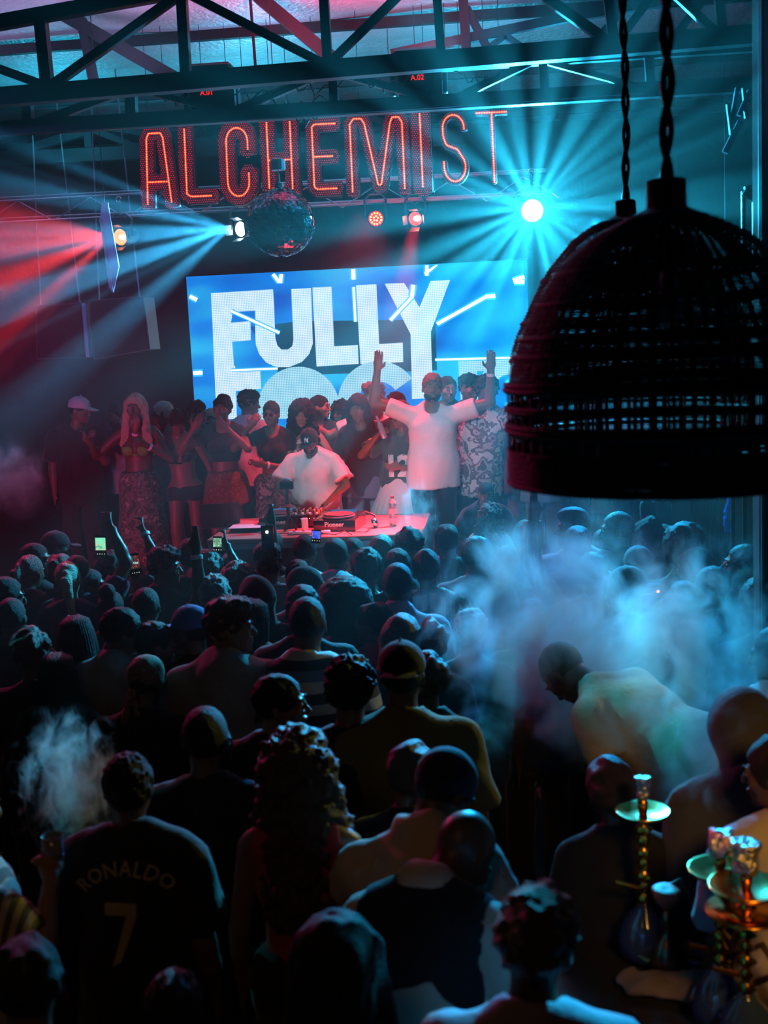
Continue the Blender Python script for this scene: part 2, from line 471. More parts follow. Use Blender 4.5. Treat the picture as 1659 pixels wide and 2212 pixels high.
        for c in corners:
            for a in range(3):
                if c[a] == 0:
                    e = list(c); e[a] = 1; e = tuple(e); f0, f1 = val[c], val[e]
                    m = (f0 < 0) != (f1 < 0); t = np.where(m, f0 / (f0 - f1 + 1e-12), 0)
                    q = []
                    for b, ii in enumerate((ai, aj, ak)):
                        g = s.ax[b]
                        if b == a: q.append(g[ii] + t * (g[ii + 1] - g[ii]))
                        else: q.append(g[ii + c[b]])
                    for b in range(3): P[:, b] += np.where(m, q[b], 0)
                    C += m
        P /= np.maximum(C, 1)[:, None]
        quads = []
        for a in range(3):
            b, c = (a + 1) % 3, (a + 2) % 3
            s0 = [slice(None)] * 3; s1 = [slice(None)] * 3
            s0[a] = slice(0, -1); s1[a] = slice(1, None)
            m = neg[tuple(s0)] != neg[tuple(s1)]
            e = np.argwhere(m); e = e[(e[:, b] > 0) & (e[:, c] > 0) & (e[:, b] < F.shape[b] - 1) & (e[:, c] < F.shape[c] - 1)]
            d = []
            for ob, oc in ((0, 0), (-1, 0), (-1, -1), (0, -1)):
                q = e.copy(); q[:, b] += ob; q[:, c] += oc; d.append(idx[q[:, 0], q[:, 1], q[:, 2]])
            Q = np.stack(d, 1); fl = neg[e[:, 0], e[:, 1], e[:, 2]]
            Q[~fl] = Q[~fl][:, ::-1]; quads.append(Q)
        Q = np.concatenate(quads); Q = Q[(Q >= 0).all(1)]
        if tf is not None: P = tf(P)
        n = len(Q)
        me.vertices.add(len(P)); me.vertices.foreach_set('co', P.astype(np.float32).ravel())
        me.loops.add(n * 4); me.loops.foreach_set('vertex_index', Q.astype(np.int32).ravel())
        me.polygons.add(n); me.polygons.foreach_set('loop_start', np.arange(0, 4 * n, 4, dtype=np.int32))
        me.polygons.foreach_set('loop_total', np.full(n, 4, np.int32))
        me.polygons.foreach_set('use_smooth', np.ones(n, bool))
        me.update(calc_edges=True)
        return me
I3 = ((1, 0, 0), (0, 1, 0), (0, 0, 1))
# ------------------------------------------------------------------ structure
STAGE_Z, STAGE_Y0 = .70, 9.15
def struct(name, b, m): o = b.build(name, m); o['kind'] = 'structure'; return o
FLOORM = mat('worn_concrete', (.05, .05, .055), .45, bump=.3, bscale=12, var=.4)
WALLM = mat('dark_painted_wall', (.022, .03, .045), .7, bump=.4, bscale=9, var=.5)
WALLR = mat('dark_timber_wall', (.025, .022, .024), .6, bump=.5, bscale=14, var=.5)
struct('floor', MB().box((-2, 6.5, -.05), (16, 17, .1)), FLOORM)
struct('wall_back', MB().box((-2, 14.75, 2.9), (16, .2, 6.0)), WALLM)
struct('wall_left', MB().box((-7.6, 7.6, 2.9), (.2, 14.4, 6.0)), WALLM)
struct('wall_right', MB().box((4.6, 7.6, 2.9), (.2, 14.4, 6.0)), WALLR)
ceil = empty('ceiling', (-2, 8, 5.6)); ceil['kind'] = 'structure'
FOIL = mat('foil_insulation', (.42, .44, .5), .42, .25, bump=.9, bscale=26, var=.22, vscale=5)
def roof_z(y): return 5.92 - .052 * (y - 4.5)
random.seed(3)
for i in range(15):
    y0 = 3.6 + i * .76; y1 = y0 + .80
    b = MB(); nseg = 12; v = []; f = []
    for k in range(nseg + 1):
        x = -7.6 + 12.2 * k / nseg; s = .03 * math.sin(k * 1.7 + i)
        v += [(x, y0, roof_z(y0) + s + .015), (x, (y0 + y1) / 2, roof_z((y0 + y1) / 2) - .035 + s), (x, y1, roof_z(y1) + s - .012)]
    for k in range(nseg):
        for j in (0, 1): a = k * 3 + j; f.append((a, a + 3, a + 4, a + 1))
    b.add(v, f); o = b.build('foil_panel', FOIL, smooth=True)
    o.parent = ceil; o.matrix_parent_inverse = Matrix.Translation((2, -8, -5.6))
ro = MB().box((-2, 9, 6.1), (12.6, 12, .05)).build('roof_sheet', mat('roof_sheet', (.05, .05, .06), .7), ceil); ro.matrix_parent_inverse = Matrix.Translation((2, -8, -5.6))
for i in range(6):
    y = 5.2 + i * 1.75
    o = MB().box((-2, y, roof_z(y) - .075), (12.2, .06, .08)).build('purlin', STEEL, ceil); o.matrix_parent_inverse = Matrix.Translation((2, -8, -5.6))

# ------------------------------------------------------------------ trusses
def truss(name, label, Y, parts, m=STEEL, group='roof trusses over the stage'):
    """parts: (part name, px1, py1, px2, py2, thickness in m[, Y offset])"""
    t = thing_at(name, (at_y(800, 200, Y).x, Y, at_y(800, 200, Y).z), label, 'truss', group)
    for p in parts:
        dy = p[6] if len(p) > 6 else 0
        a, b = at_y(p[1], p[2], Y + dy), at_y(p[3], p[4], Y + dy)
        o = MB().beam(a, b, p[5], p[5] * (1.0 if p[0] != 'chord' else .8), up=(0, 1, 0)).build(p[0], m)
        o.parent = t; o.matrix_parent_inverse = Matrix.Translation(-t.location)
    return t
truss('roof_truss', 'heavy dark steel roof truss across the top of the picture', 8.0, [
    ('chord', -140, 222, 1700, 70, .115), ('chord', -140, 74, 460, -34, .09),
    ('post', 103, 190, 88, 40, .075), ('post', 402, 165, 392, -20, .065), ('post', 708, 138, 699, -20, .06), ('post', 953, 118, 943, -20, .055), ('post', 1326, 95, 1312, -20, .062), ('post', 1560, 75, 1552, -20, .06),
    ('web', 112, 185, 392, -14, .055), ('web', 404, -14, 700, 138, .052), ('web', 716, 132, 872, -20, .05), ('web', 1150, -25, 1322, 96, .06), ('web', 1334, 90, 1425, -30, .05), ('web', 1440, -30, 1552, 76, .05),
    ('web', -80, 120, 100, 186, .055)])
truss('roof_truss', 'second dark steel truss just behind and below the front roof truss', 8.7, [
    ('chord', -140, 287, 1640, 181, .10), ('chord', -140, 212, 1640, 100, .07),
    ('post', 58, 205, 62, 272, .07), ('post', 283, 190, 285, 262, .075), ('post', 497, 170, 501, 245, .06), ('post', 719, 150, 722, 230, .06), ('post', 944, 130, 948, 215, .055), ('post', 1171, 118, 1177, 200, .06), ('post', 1400, 110, 1406, 190, .06),
    ('web', 75, 268, 272, 196, .055), ('web', 292, 192, 490, 242, .04), ('web', 508, 240, 704, 156, .055), ('web', 728, 158, 930, 212, .05), ('web', 985, 212, 1160, 128, .05), ('web', 1186, 135, 1390, 190, .04)])
truss('roof_truss', 'raking dark rafters rising behind the two front trusses', 9.8, [
    ('web', 130, 28, 380, 170, .10), ('web', 555, -10, 735, 140, .10), ('web', 1008, 18, 1060, 118, .06), ('post', 176, 40, 203, 178, .07), ('post', 1000, -10, 1008, 115, .075),
    ('post', 540, -10, 552, 146, .02), ('chord', 845, 118, 1500, -20, .07), ('web', 1062, 100, 1092, 78, .05), ('web', 1092, 78, 1130, 105, .05), ('chord', 1215, 40, 1620, -28, .07), ('web', 1270, 110, 1370, -10, .06), ('web', 1455, 80, 1520, 0, .06)])
truss('roof_truss', 'far dark truss behind the red sign letters', 12.2, [
    ('chord', -160, 352, 1010, 296, .13), ('chord', -160, 300, 1000, 236, .05), ('post', 190, 280, 196, 345, .075), ('post', 411, 262, 416, 340, .07), ('post', 640, 235, 644, 330, .05),
    ('web', -20, 345, 182, 286, .08), ('web', 205, 282, 300, 320, .06), ('web', 430, 325, 520, 262, .05), ('web', 690, 200, 900, 300, .06), ('web', 240, 278, 560, 325, .05)])

# slender lighting truss behind the sign, its lamps hang from it
GAL = mat('galvanised_tube', (.45, .5, .56), .3, .9)
lt = thing_at('lighting_truss', at_y(600, 420, 10.9), 'slender pale metal lighting truss behind the sign letters', 'truss')
def child(o, t): o.parent = t; o.matrix_parent_inverse = Matrix.Translation(-t.location); return o
for k, (y1, y2, dy) in enumerate(((432, 376, 0), (478, 425, 0), (425, 372, .3), (470, 420, .3))):
    child(MB().tube([at_y(-60, y1 + 6, 10.9 + dy), at_y(1180, y2 - 6, 10.9 + dy)], .012, 6).build('chord', GAL), lt)
for k in range(16):
    x = -40 + k * 78; s = (k % 2) * 1.0; ya = 436 - (x * .048); yb = 482 - (x * .046)
    child(MB().tube([at_y(x, ya if s else yb, 10.9), at_y(x + 78, (yb if s else ya) - 3, 10.9)], .007, 5).build('brace', GAL), lt)

# ------------------------------------------------------------------ lit sign letters
SIGN_Y = 10.2
FACE_D = .07
def arc(cx, cy, rx, ry, a0, a1, n=10): return [(cx + rx * math.cos(math.radians(a0 + (a1 - a0) * i / n)), cy + ry * math.sin(math.radians(a0 + (a1 - a0) * i / n))) for i in range(n + 1)]
# strokes in a unit box 0..1 x 0..1 (v up)
STROKES = {
 'A': [[(.16, 0), (.20, .90), (.27, .97), (.62, .97), (.68, .90), (.86, 0)], [(.18, .30), (.80, .30)]],
 'L': [[(.18, 1), (.18, .04), (.30, 0), (.95, 0)]],
 'C': [[(.86, .68), (.86, .80)] + arc(.52, .80, .34, .20, 0, 180) + arc(.52, .20, .34, .20, 180, 360) + [(.86, .34)]],
 'H': [[(.15, 1), (.15, 0)], [(.85, 1), (.85, 0)], [(.15, .45), (.85, .45)]],
 'E': [[(.92, 1), (.26, 1), (.18, .96), (.18, .04), (.26, 0), (.92, 0)], [(.18, .50), (.84, .50)]],
 'M': [[(.12, 0), (.12, .93), (.18, 1), (.30, 1), (.35, .93), (.53, .08), (.58, .08), (.76, .93), (.80, 1), (.90, 1), (.95, .93), (.95, 0)]],
 'I': [[(.5, 1), (.5, 0)]],
 'S': [[(.90, .78)] + arc(.50, .80, .40, .20, 0, 170) + arc(.55, .76, .45, .30, 190, 225, 4) + [(.62, .48)] + arc(.50, .22, .40, .22, 25, -180, 14) + [(.10, .30)]],
 'T': [[(0, 1), (1, 1)], [(.5, 1), (.5, 0)]],
}
#          letter, px left x, right x (at mid height), stroke top y, bottom y, lean, half width m, cap label
SIGN = [('A', 304, 378, 283, 440, .065), ('L', 388, 460, 278, 424, .065), ('C', 478, 546, 276, 424, .075), ('H', 568, 640, 264, 412, .065),
        ('E', 664, 732, 268, 408, .06), ('M', 742, 878, 255, 412, .055), ('I', 892, 928, 246, 404, .085), ('S', 952, 1010, 248, 392, .03), ('T', 1032, 1098, 243, 394, .022)]
RFACE = mat('dark_red_sign_face', (.05, .004, .012), .5, bump=.2, bscale=80, emit=(1, .01, .05), estr=.02)
RSIDE = mat('dark_sign_side', (.07, .01, .02), .2)
LEDB = glow('led_red_bright', (1, .10, .03), 5.0)
LEDC = glow('led_red_core', (1, .012, .02), .9)
LEDD = glow('led_red_dim', (.9, .008, .06), .75)
def resample(pl, step):
    out = []; acc = 0
    for a, b in zip(pl[:-1], pl[1:]):
        L = math.hypot(b[0] - a[0], b[1] - a[1]); t = acc
        while t < L: out.append((a[0] + (b[0] - a[0]) * t / L, a[1] + (b[1] - a[1]) * t / L, (b[0] - a[0]) / L, (b[1] - a[1]) / L)); t += step
        acc = t - L
    return out
def sign_letter(ch, x0, x1, ytop, ybot, hw):
    lean = .045
    def P(u, v):
        px = x0 + (x1 - x0) * u; py = ybot + (ytop - ybot) * v - (x0 + (x1 - x0) * u - (x0 + x1) / 2) * .045
        px += (py - (ytop + ybot) / 2) * lean * 1.0
        p = at_y(px, py, SIGN_Y); return (p.x, p.z)
    st = [[P(u, v) for u, v in s] for s in STROKES[ch]]
    allp = [p for s in st for p in s]; cx = sum(p[0] for p in allp) / len(allp); cz = sum(p[1] for p in allp) / len(allp)
    t = thing_at('sign_letter_' + ch.lower(), (cx, SIGN_Y, cz), 'red LED sign letter %s, letter %s of the row over the stage' % (ch, dict(A='one', L='two', C='three', H='four', E='five', M='six', I='seven', S='eight', T='last')[ch]), 'sign letter', 'red LED sign letters over the stage')
    lo = (min(p[0] for p in allp) - hw - .03, SIGN_Y - .05, min(p[1] for p in allp) - hw - .03); hi = (max(p[0] for p in allp) + hw + .03, SIGN_Y + .16, max(p[1] for p in allp) + hw + .03)
    def body(w, y0, y1, nm, m):
        f = Field(lo, hi, .013)
        for s in st:
            for a, b in zip(s[:-1], s[1:]):
                dx, dz = b[0] - a[0], b[1] - a[1]; L = math.hypot(dx, dz)
                if L < 1e-6: continue
                ux, uz = dx / L, dz / L
                f.box(((a[0] + b[0]) / 2, (y0 + y1) / 2, (a[1] + b[1]) / 2), ((ux, 0, uz), (0, 1, 0), (-uz, 0, ux)), (L / 2 + w * .55, (y1 - y0) / 2, w), r=.012)
        return child(put(nm, f.mesh(nm), mats=m), t)
    body(hw, SIGN_Y, SIGN_Y + FACE_D, 'face', RFACE)
    if ch not in 'ST': body(hw + .009, SIGN_Y + FACE_D, SIGN_Y + FACE_D + .02, 'back_tray', RSIDE)
    def led(b, x, z, r, y):
        v = [(x + r * math.cos(k * PI / 3), y, z + r * math.sin(k * PI / 3)) for k in range(6)] + [(x, y - r, z)]
        b.add(v, [(k, (k + 1) % 6, 6) for k in range(6)])
    bb = MB()
    for s in st:
        for x, z, ux, uz in resample(s, .0135): led(bb, x, z, .0062, SIGN_Y - .001)
    tag(child(bb.build('led_line', LEDB), t), kind='stuff')
    br = MB()
    for s in st:
        for side in (-1, 1):
            for x, z, ux, uz in resample(s, .0135): led(br, x - uz * side * .0095, z + ux * side * .0095, .0042, SIGN_Y - .001)
    tag(child(br.build('led_halo_rows', LEDC), t), kind='stuff')
    if hw > .04:
        bd = MB(); stp = .0185; nx = int((hi[0] - lo[0]) / stp); nz = int((hi[2] - lo[2]) / (stp * .866))
        for j in range(nz):
            for i in range(nx):
                x = lo[0] + (i + .5 * (j % 2)) * stp; z = lo[2] + j * stp * .866; dm = 9
                for s in st:
                    for a, b in zip(s[:-1], s[1:]):
                        dx, dz = b[0] - a[0], b[1] - a[1]; L2 = dx * dx + dz * dz + 1e-9
                        q = max(0, min(1, ((x - a[0]) * dx + (z - a[1]) * dz) / L2)); dm = min(dm, math.hypot(x - a[0] - q * dx, z - a[1] - q * dz))
                if .018 < dm < hw - .008: led(bd, x, z, .0042, SIGN_Y - .0005)
        tag(child(bd.build('led_field', LEDD), t), kind='stuff')
    for u in (.25, .75):
        p = at_y(x0 + (x1 - x0) * u, ytop - 6, SIGN_Y + .05)
        child(MB().tube([(p.x, SIGN_Y + .05, p.z - .08), (p.x, SIGN_Y + .05, roof_z(SIGN_Y) - .02)], .003, 5).build('hanging_rod', STEEL), t)
for a in SIGN: sign_letter(*a)

# ------------------------------------------------------------------ LED screen with its picture
SY = 13.0
TL, TR = at_y(402, 598, SY), at_y(1134, 558, SY)
SZ0, SZ1, SX0, SX1 = 1.45, TL.z, TL.x, TR.x + .02
scr = thing_at('led_screen', ((SX0 + SX1) / 2, SY, SZ0), 'large bright blue LED video screen with huge white lettering behind the dancers', 'screen')
child(MB().box(((SX0 + SX1) / 2, SY + .08, (SZ0 + SZ1) / 2), (SX1 - SX0 + .03, .12, SZ1 - SZ0 + .03), ch=.01).build('cabinet', BLACK), scr)
def screen_mat():
    m = bpy.data.materials.new('screen_backdrop'); m.use_nodes = True; nt = m.node_tree; nt.nodes.clear(); L = nt.links.new
    tc = nt.nodes.new('ShaderNodeTexCoord'); sp = nt.nodes.new('ShaderNodeSeparateXYZ'); L(tc.outputs['Generated'], sp.inputs[0])
    nz = nt.nodes.new('ShaderNodeTexNoise'); nz.inputs['Scale'].default_value = 2.2; nz.inputs['Detail'].default_value = 1.5
    mp = nt.nodes.new('ShaderNodeMapping'); mp.inputs['Scale'].default_value = (1.3, 1, 2.4); L(tc.outputs['Generated'], mp.inputs[0]); L(mp.outputs[0], nz.inputs['Vector'])
    rp = nt.nodes.new('ShaderNodeValToRGB'); e = rp.color_ramp.elements
    e[0].position = .30; e[0].color = (.0, .10, .62, 1); e[1].position = .66; e[1].color = (.02, .52, .95, 1)
    q = e.new(.48); q.color = (.0, .24, .85, 1)
    L(nz.outputs['Fac'], rp.inputs[0])
    em = nt.nodes.new('ShaderNodeEmission'); em.inputs[1].default_value = .95; L(rp.outputs[0], em.inputs[0])
    o = nt.nodes.new('ShaderNodeOutputMaterial'); L(em.outputs[0], o.inputs[0]); return m
def dots_mat(name, col, strength, gap=(.15, .55, .75)):
    """white print made of LED pixels: a fine square raster"""
    m = bpy.data.materials.new(name); m.use_nodes = True; nt = m.node_tree; nt.nodes.clear(); L = nt.links.new
    tc = nt.nodes.new('ShaderNodeTexCoord'); sp = nt.nodes.new('ShaderNodeSeparateXYZ'); L(tc.outputs['Object'], sp.inputs[0])
    def tri(sock):
        a = nt.nodes.new('ShaderNodeMath'); a.operation = 'MULTIPLY'; a.inputs[1].default_value = 1 / .0185; L(sock, a.inputs[0])
        b = nt.nodes.new('ShaderNodeMath'); b.operation = 'FRACT'; L(a.outputs[0], b.inputs[0])
        c = nt.nodes.new('ShaderNodeMath'); c.operation = 'SUBTRACT'; c.inputs[1].default_value = .5; L(b.outputs[0], c.inputs[0])
        d = nt.nodes.new('ShaderNodeMath'); d.operation = 'ABSOLUTE'; L(c.outputs[0], d.inputs[0]); return d.outputs[0]
    mx = nt.nodes.new('ShaderNodeMath'); mx.operation = 'MAXIMUM'; L(tri(sp.outputs['X']), mx.inputs[0]); L(tri(sp.outputs['Z']), mx.inputs[1])
    mr = nt.nodes.new('ShaderNodeMapRange'); mr.inputs[1].default_value = .30; mr.inputs[2].default_value = .44; L(mx.outputs[0], mr.inputs[0])
    mc = nt.nodes.new('ShaderNodeMix'); mc.data_type = 'RGBA'; mc.inputs[6].default_value = (*col, 1); mc.inputs[7].default_value = (*gap, 1); L(mr.outputs[0], mc.inputs[0])
    em = nt.nodes.new('ShaderNodeEmission'); em.inputs[1].default_value = strength; L(mc.outputs[2], em.inputs[0])
    o = nt.nodes.new('ShaderNodeOutputMaterial'); L(em.outputs[0], o.inputs[0]); return m
child(MB().box(((SX0 + SX1) / 2, SY + .01, (SZ0 + SZ1) / 2), (SX1 - SX0, .02, SZ1 - SZ0)).build('display', screen_mat()), scr)
for _s in (-1.4, 0, 1.4): child(MB().box(((SX0 + SX1) / 2 + _s, SY + .10, (SZ0 + STAGE_Z) / 2), (.08, .08, SZ0 - STAGE_Z)).build('support_leg', STEEL), scr)
WDOT = dots_mat('screen_white_raster', (.88, .90, 1.0), 1.12)
CDOT = dots_mat('screen_cyan_raster', (.62, .86, 1.0), .95, (.04, .50, .72))
GLW = glow('screen_line', (.85, .97, 1), 1.5); TEAL = glow('screen_teal_panel', (.0, .10, .20), .8); HALO = glow('screen_line_halo', (.05, .55, 1), 1.0)
def flat(name, poly, m, lay=1):
    pts = []
    for px, py in poly: p = at_y(px, py, SY); pts.append((min(max(p.x, SX0 + .01), SX1 - .01), min(max(p.z, SZ0 + .01), SZ1 - .01)))
    o = MB().prism(pts, lambda u, v, w_: (u, SY - .002 * lay + w_, v), .002).build(name, m)
    return recenter_child(o)
def recenter_child(o): return child(o, scr)
def carc(cx, cy, r, a0, a1, n=20): return [(cx + r * math.cos(math.radians(a0 + (a1 - a0) * i / n)), cy - r * math.sin(math.radians(a0 + (a1 - a0) * i / n))) for i in range(n + 1)]
flat('teal_band', [(597, 700), (640, 694), (940, 690), (944, 800), (600, 812)], TEAL, 1)
flat('teal_band', [(540, 706), (600, 700), (602, 760), (575, 760)], glow('screen_deep_blue', (.0, .07, .45), .8), 1)
flat('letter_f', [(456, 633), (590, 625), (592, 655), (551, 671), (503, 674), (499, 697), (541, 694), (542, 735), (502, 738), (506, 797), (609, 792), (562, 800), (564, 840), (508, 845), (510, 880), (466, 860)], WDOT, 2)
flat('letter_f_stem', [(463, 790), (508, 790), (512, 905), (470, 905)], WDOT, 2)
flat('letter_u', [(551, 670), (590, 655), (594, 626), (592, 720)] [:0] + [(551, 669), (552, 735)] + [(553, 745), (560, 765), (575, 783), (597, 793), (625, 793), (652, 782), (668, 765), (676, 742), (672, 622), (629, 624), (634, 735), (631, 748), (622, 755), (608, 755), (599, 746), (595, 730), (592, 655)], WDOT, 2)
flat('letter_u_fill', [(551, 672), (551, 628), (590, 626), (594, 735), (556, 740)], WDOT, 2)
flat('letter_l', [(675, 621), (716, 619), (722, 748), (773, 745), (775, 786), (684, 792)], WDOT, 2)
flat('letter_l', [(769, 616), (813, 614), (819, 743), (870, 740), (871, 782), (779, 787)], WDOT, 2)
flat('letter_y', [(831, 613), (873, 611), (906, 664), (930, 607), (972, 605), (931, 716), (935, 860), (890, 862), (887, 722)], WDOT, 2)
def ring(name, cx, cy, r0, r1, a0, a1, m):
    P = carc(cx, cy, r1, a0, a1, 28); Q = carc(cx, cy, r0, a1, a0, 28)
    for i in range(28):
        flat(name, [P[i], P[i + 1], Q[27 - i], Q[28 - i]], m, 3) if False else None
    pts = []
    for px, py in P + Q: p = at_y(px, py, SY); pts.append((p.x, max(p.z, SZ0 + .01)))
    b = MB(); n = 29
    vs = [(x, SY - .006, z) for x, z in pts]; vs2 = [(x, SY - .004, z) for x, z in pts]
    fs = [(i, i + 1, 2 * n - 2 - i, 2 * n - 1 - i) for i in range(n - 1)]
    b.add(vs, fs); N = len(vs); b.add(vs2, [])
    for i in range(N): j = (i + 1) % N; b.f.append((i, j, N + j, N + i)); b.m.append(0)
    return child(b.build(name, m), scr)
ring('letter_o', 645, 880, 42, 88, 200, -20, CDOT)
flat('letter_o_fill', carc(645, 880, 60, 0, 180, 14) + [(560, 905), (735, 905)], CDOT, 3)
ring('letter_c', 818, 868, 44, 88, 190, 35, CDOT)
flat('letter_f_low', [(990, 776), (1062, 773), (1062, 800), (1030, 802), (1034, 870), (995, 870)], CDOT, 2)
ring('letter_s', 1098, 835, 26, 62, 200, 40, CDOT)
flat('letter_t', [(985, 868), (1030, 866), (1034, 930), (990, 930)], CDOT, 2)
def bar(x1, y1, x2, y2, wd):
    L = math.hypot(x2 - x1, y2 - y1); nx, ny = -(y2 - y1) / L * wd / 2, (x2 - x1) / L * wd / 2
    flat('light_bar_halo', [(x1 - nx * 2, y1 - ny * 2), (x2 - nx * 2, y2 - ny * 2), (x2 + nx * 2, y2 + ny * 2), (x1 + nx * 2, y1 + ny * 2)], HALO, 4)
    flat('light_bar', [(x1 - nx, y1 - ny), (x2 - nx, y2 - ny), (x2 + nx, y2 + ny), (x1 + nx, y1 + ny)], GLW, 5)
for q in ((410, 640, 426, 648, 8), (415, 806, 438, 805, 8), (590, 592, 604, 610, 7), (608, 592, 606, 612, 7), (763, 576, 764, 604, 8), (764, 620, 768, 695, 5), (918, 592, 944, 570, 7), (922, 596, 922, 572, 7),
          (944, 700, 1052, 640, 7), (1050, 641, 1070, 639, 8), (843, 692, 892, 640, 6), (890, 640, 893, 615, 8), (500, 672, 604, 719, 5), (1108, 606, 1133, 598, 8), (1110, 609, 1133, 609, 8), (940, 777, 1133, 772, 4), (500, 800, 600, 796, 4)):
    bar(*q)

# ------------------------------------------------------------------ lamps on the truss
def clamp_and_yoke(t, p, top, w_=.12):
    child(MB().tube([(p.x - w_, p.y, p.z), (p.x - w_, p.y, p.z + .16), (p.x - w_ * .5, p.y, p.z + .21), (p.x + w_ * .5, p.y, p.z + .21), (p.x + w_, p.y, p.z + .16), (p.x + w_, p.y, p.z)], .011, 6).build('yoke', GREYM), t)
    child(MB().tube([(p.x, p.y, p.z + .21), (p.x, p.y, p.z + top)], .012, 6).build('drop_rod', STEEL), t)
    child(MB().tube([(p.x + .025 * math.cos(a * .5), p.y, p.z + top + .025 * math.sin(a * .5)) for a in range(12)], .008, 6, closed=False).build('clamp', CHROME), t)
def lamp_head(name, label, p, aim, lens_mat, r=.075, L=.22, door=True, cat='stage light'):
    t = thing_at(name, p, label, cat, 'lamps hung over the stage')
    d = (Vector(aim) - p).normalized(); q = d.to_track_quat('Z', 'Y').to_matrix().to_4x4(); M = Matrix.Translation(p) @ q
    child(MB().lathe([(r * .75, -L), (r * 1.02, -L * .8), (r * 1.08, 0), (r * 1.15, .01), (r * 1.15, .03), (r, .03), (r, .0)], 20, M).build('housing', BLACK, smooth=True), t)
    child(MB().lathe([(r * .05, .012), (r * .6, .010), (r * .98, .004)], 20, M, cap=True).build('lens', lens_mat, smooth=True), t)
    if door:
        for a in (0, 1, 2, 3):
            Rz = Matrix.Rotation(a * PI / 2, 4, 'Z'); c = M @ Rz @ Vector((r * 1.35, 0, .07))
            child(MB().box((0, 0, 0), (.004, r * 1.3, .09)).build('barn_door', GREYM), t).matrix_basis = Matrix.Translation(-Vector(t.location) * 0) @ M @ Rz @ Matrix.Translation((r * 1.3, 0, .06)) @ Matrix.Rotation(.35, 4, 'Y')
    clamp_and_yoke(t, p, .33, r * 1.4)
    return t
cam_dir = lambda p, k: p + (CAM - p).normalized() * k
lamp_head('stage_light', 'blinding white and cyan lamp right of the sign above the screen', L_CYAN, L_CYAN + (CAM - L_CYAN).normalized() + Vector((-.1, 0, -.05)), glow('lens_cyan_white', (.75, 1, 1), 60), .095, door=False)
lamp_head('stage_light', 'cyan-white lamp half hidden behind the mirror ball', L_WHITE, L_WHITE + Vector((-.45, -1, -.1)), glow('lens_white', (.6, .95, 1), 22), .068)
lamp_head('stage_light', 'glowing orange lamp at far left below the letter A', L_ORANGE, L_ORANGE + Vector((-.25, -1, -.15)), glow('lens_orange', (1, .16, .005), 3.2), .075)
lamp_head('stage_light', 'round red spotlight below the letters I and M', L_RED, L_RED + Vector((-.15, -1, -.25)), glow('lens_red', (1, .03, .015), 3.0), .062)
for p, c, r in ((L_ORANGE, (1, .75, .25), .028), (L_RED, (1, .55, .3), .03)):
    t = [o for o in COL.objects if o.name.startswith('stage_light') and (o.location - p).length < 1e-4][0]
    d = (CAM - p).normalized(); child(MB().sphere(p + d * .03 + Vector((.012, 0, .0)), r, 10, 6, (1.2, .25, .8)).build('lamp_filament', glow('filament' + str(r), c, 12)), t)
par = lamp_head('led_par_can', 'small red LED par can with a ring of glowing diodes', L_PAR, cam_dir(L_PAR, 1) + Vector((0, 0, -.05)), glow('par_face', (.75, .0, .015), 1.1), .068, .14, door=False)
d = (CAM - L_PAR).normalized(); q = d.to_track_quat('Z', 'Y').to_matrix()
for n_, rr in ((5, .020), (12, .048)):
    for k in range(n_):
        a = 2 * PI * k / n_ + .2; p = L_PAR + q @ Vector((rr * math.cos(a), rr * math.sin(a), .022))
        child(MB().sphere(p, .0088, 8, 5).build('diode', glow('par_diode', (1, .22, .03), 7)), par)
# dark moving heads sitting on the truss, red number displays
REDN = glow('red_display', (1, .01, .01), 1.6)
for px, py, lab, txt in ((905, 178, 'dark moving head light with small red display on truss right of centre', 'A.02'), (458, 210, 'dark moving head light with small red display on truss left of centre', 'A.01')):
    p = at_y(px, py, 8.82); t = thing_at('moving_head_light', p, lab, 'stage light', 'moving heads on the truss')
    child(MB().lathe([(.06, -.16), (.13, -.13), (.15, 0), (.13, .13), (.06, .16)], 20, Matrix.Translation(p) @ Matrix.Rotation(PI / 2, 4, 'Y')).build('head', BLACK, smooth=True), t)
    child(MB().box((p.x, p.y, p.z + .17), (.34, .2, .10), ch=.02).build('base', BLACK), t)
    for s in (-1, 1): child(MB().box((p.x + s * .185, p.y, p.z + .03), (.03, .10, .24), ch=.008).build('yoke_arm', BLACK), t)
    me = text_mesh(txt, .05); o = put('display', me, t, REDN); o.matrix_basis = Matrix.Translation((0, -.16, .0)) @ Matrix.Rotation(PI / 2, 4, 'X')

# ------------------------------------------------------------------ mirror ball
bp = at_y(607, 480, 9.6); BR = .268
ball = thing_at('mirror_ball', bp, 'large dark mirror ball hanging in front of the letter H', 'mirror ball')
MIR = mat('mirror_tile', (.14, .15, .18), .06, 1.0); MIRD = mat('mirror_ball_core', (.01, .01, .012), .5)
b = MB(); nb = 34; random.seed(5)
for i in range(1, nb - 1):
    th0, th1 = PI * i / nb, PI * (i + 1) / nb; n = max(6, int(2 * PI * math.sin((th0 + th1) / 2) * nb / PI))
    for k in range(n):
        a0, a1 = 2 * PI * (k + .04) / n, 2 * PI * (k + .96) / n; e0 = th0 + (th1 - th0) * .04; e1 = th0 + (th1 - th0) * .96
        tw = (random.uniform(-.0025, .0025), random.uniform(-.0025, .0025), random.uniform(-.0025, .0025), random.uniform(-.0025, .0025))
        c = [(math.sin(e) * math.cos(a) * (BR + t_), math.sin(e) * math.sin(a) * (BR + t_), math.cos(e) * (BR + t_)) for (e, a), t_ in zip(((e0, a0), (e1, a0), (e1, a1), (e0, a1)), tw)]
        b.add(c, [(0, 1, 2, 3)])
o = b.build('mirror_tiles', MIR, ball); tag(o, kind='stuff')
MB().sphere((0, 0, 0), BR - .006, 32, 20).build('core', MIRD, ball, smooth=True)
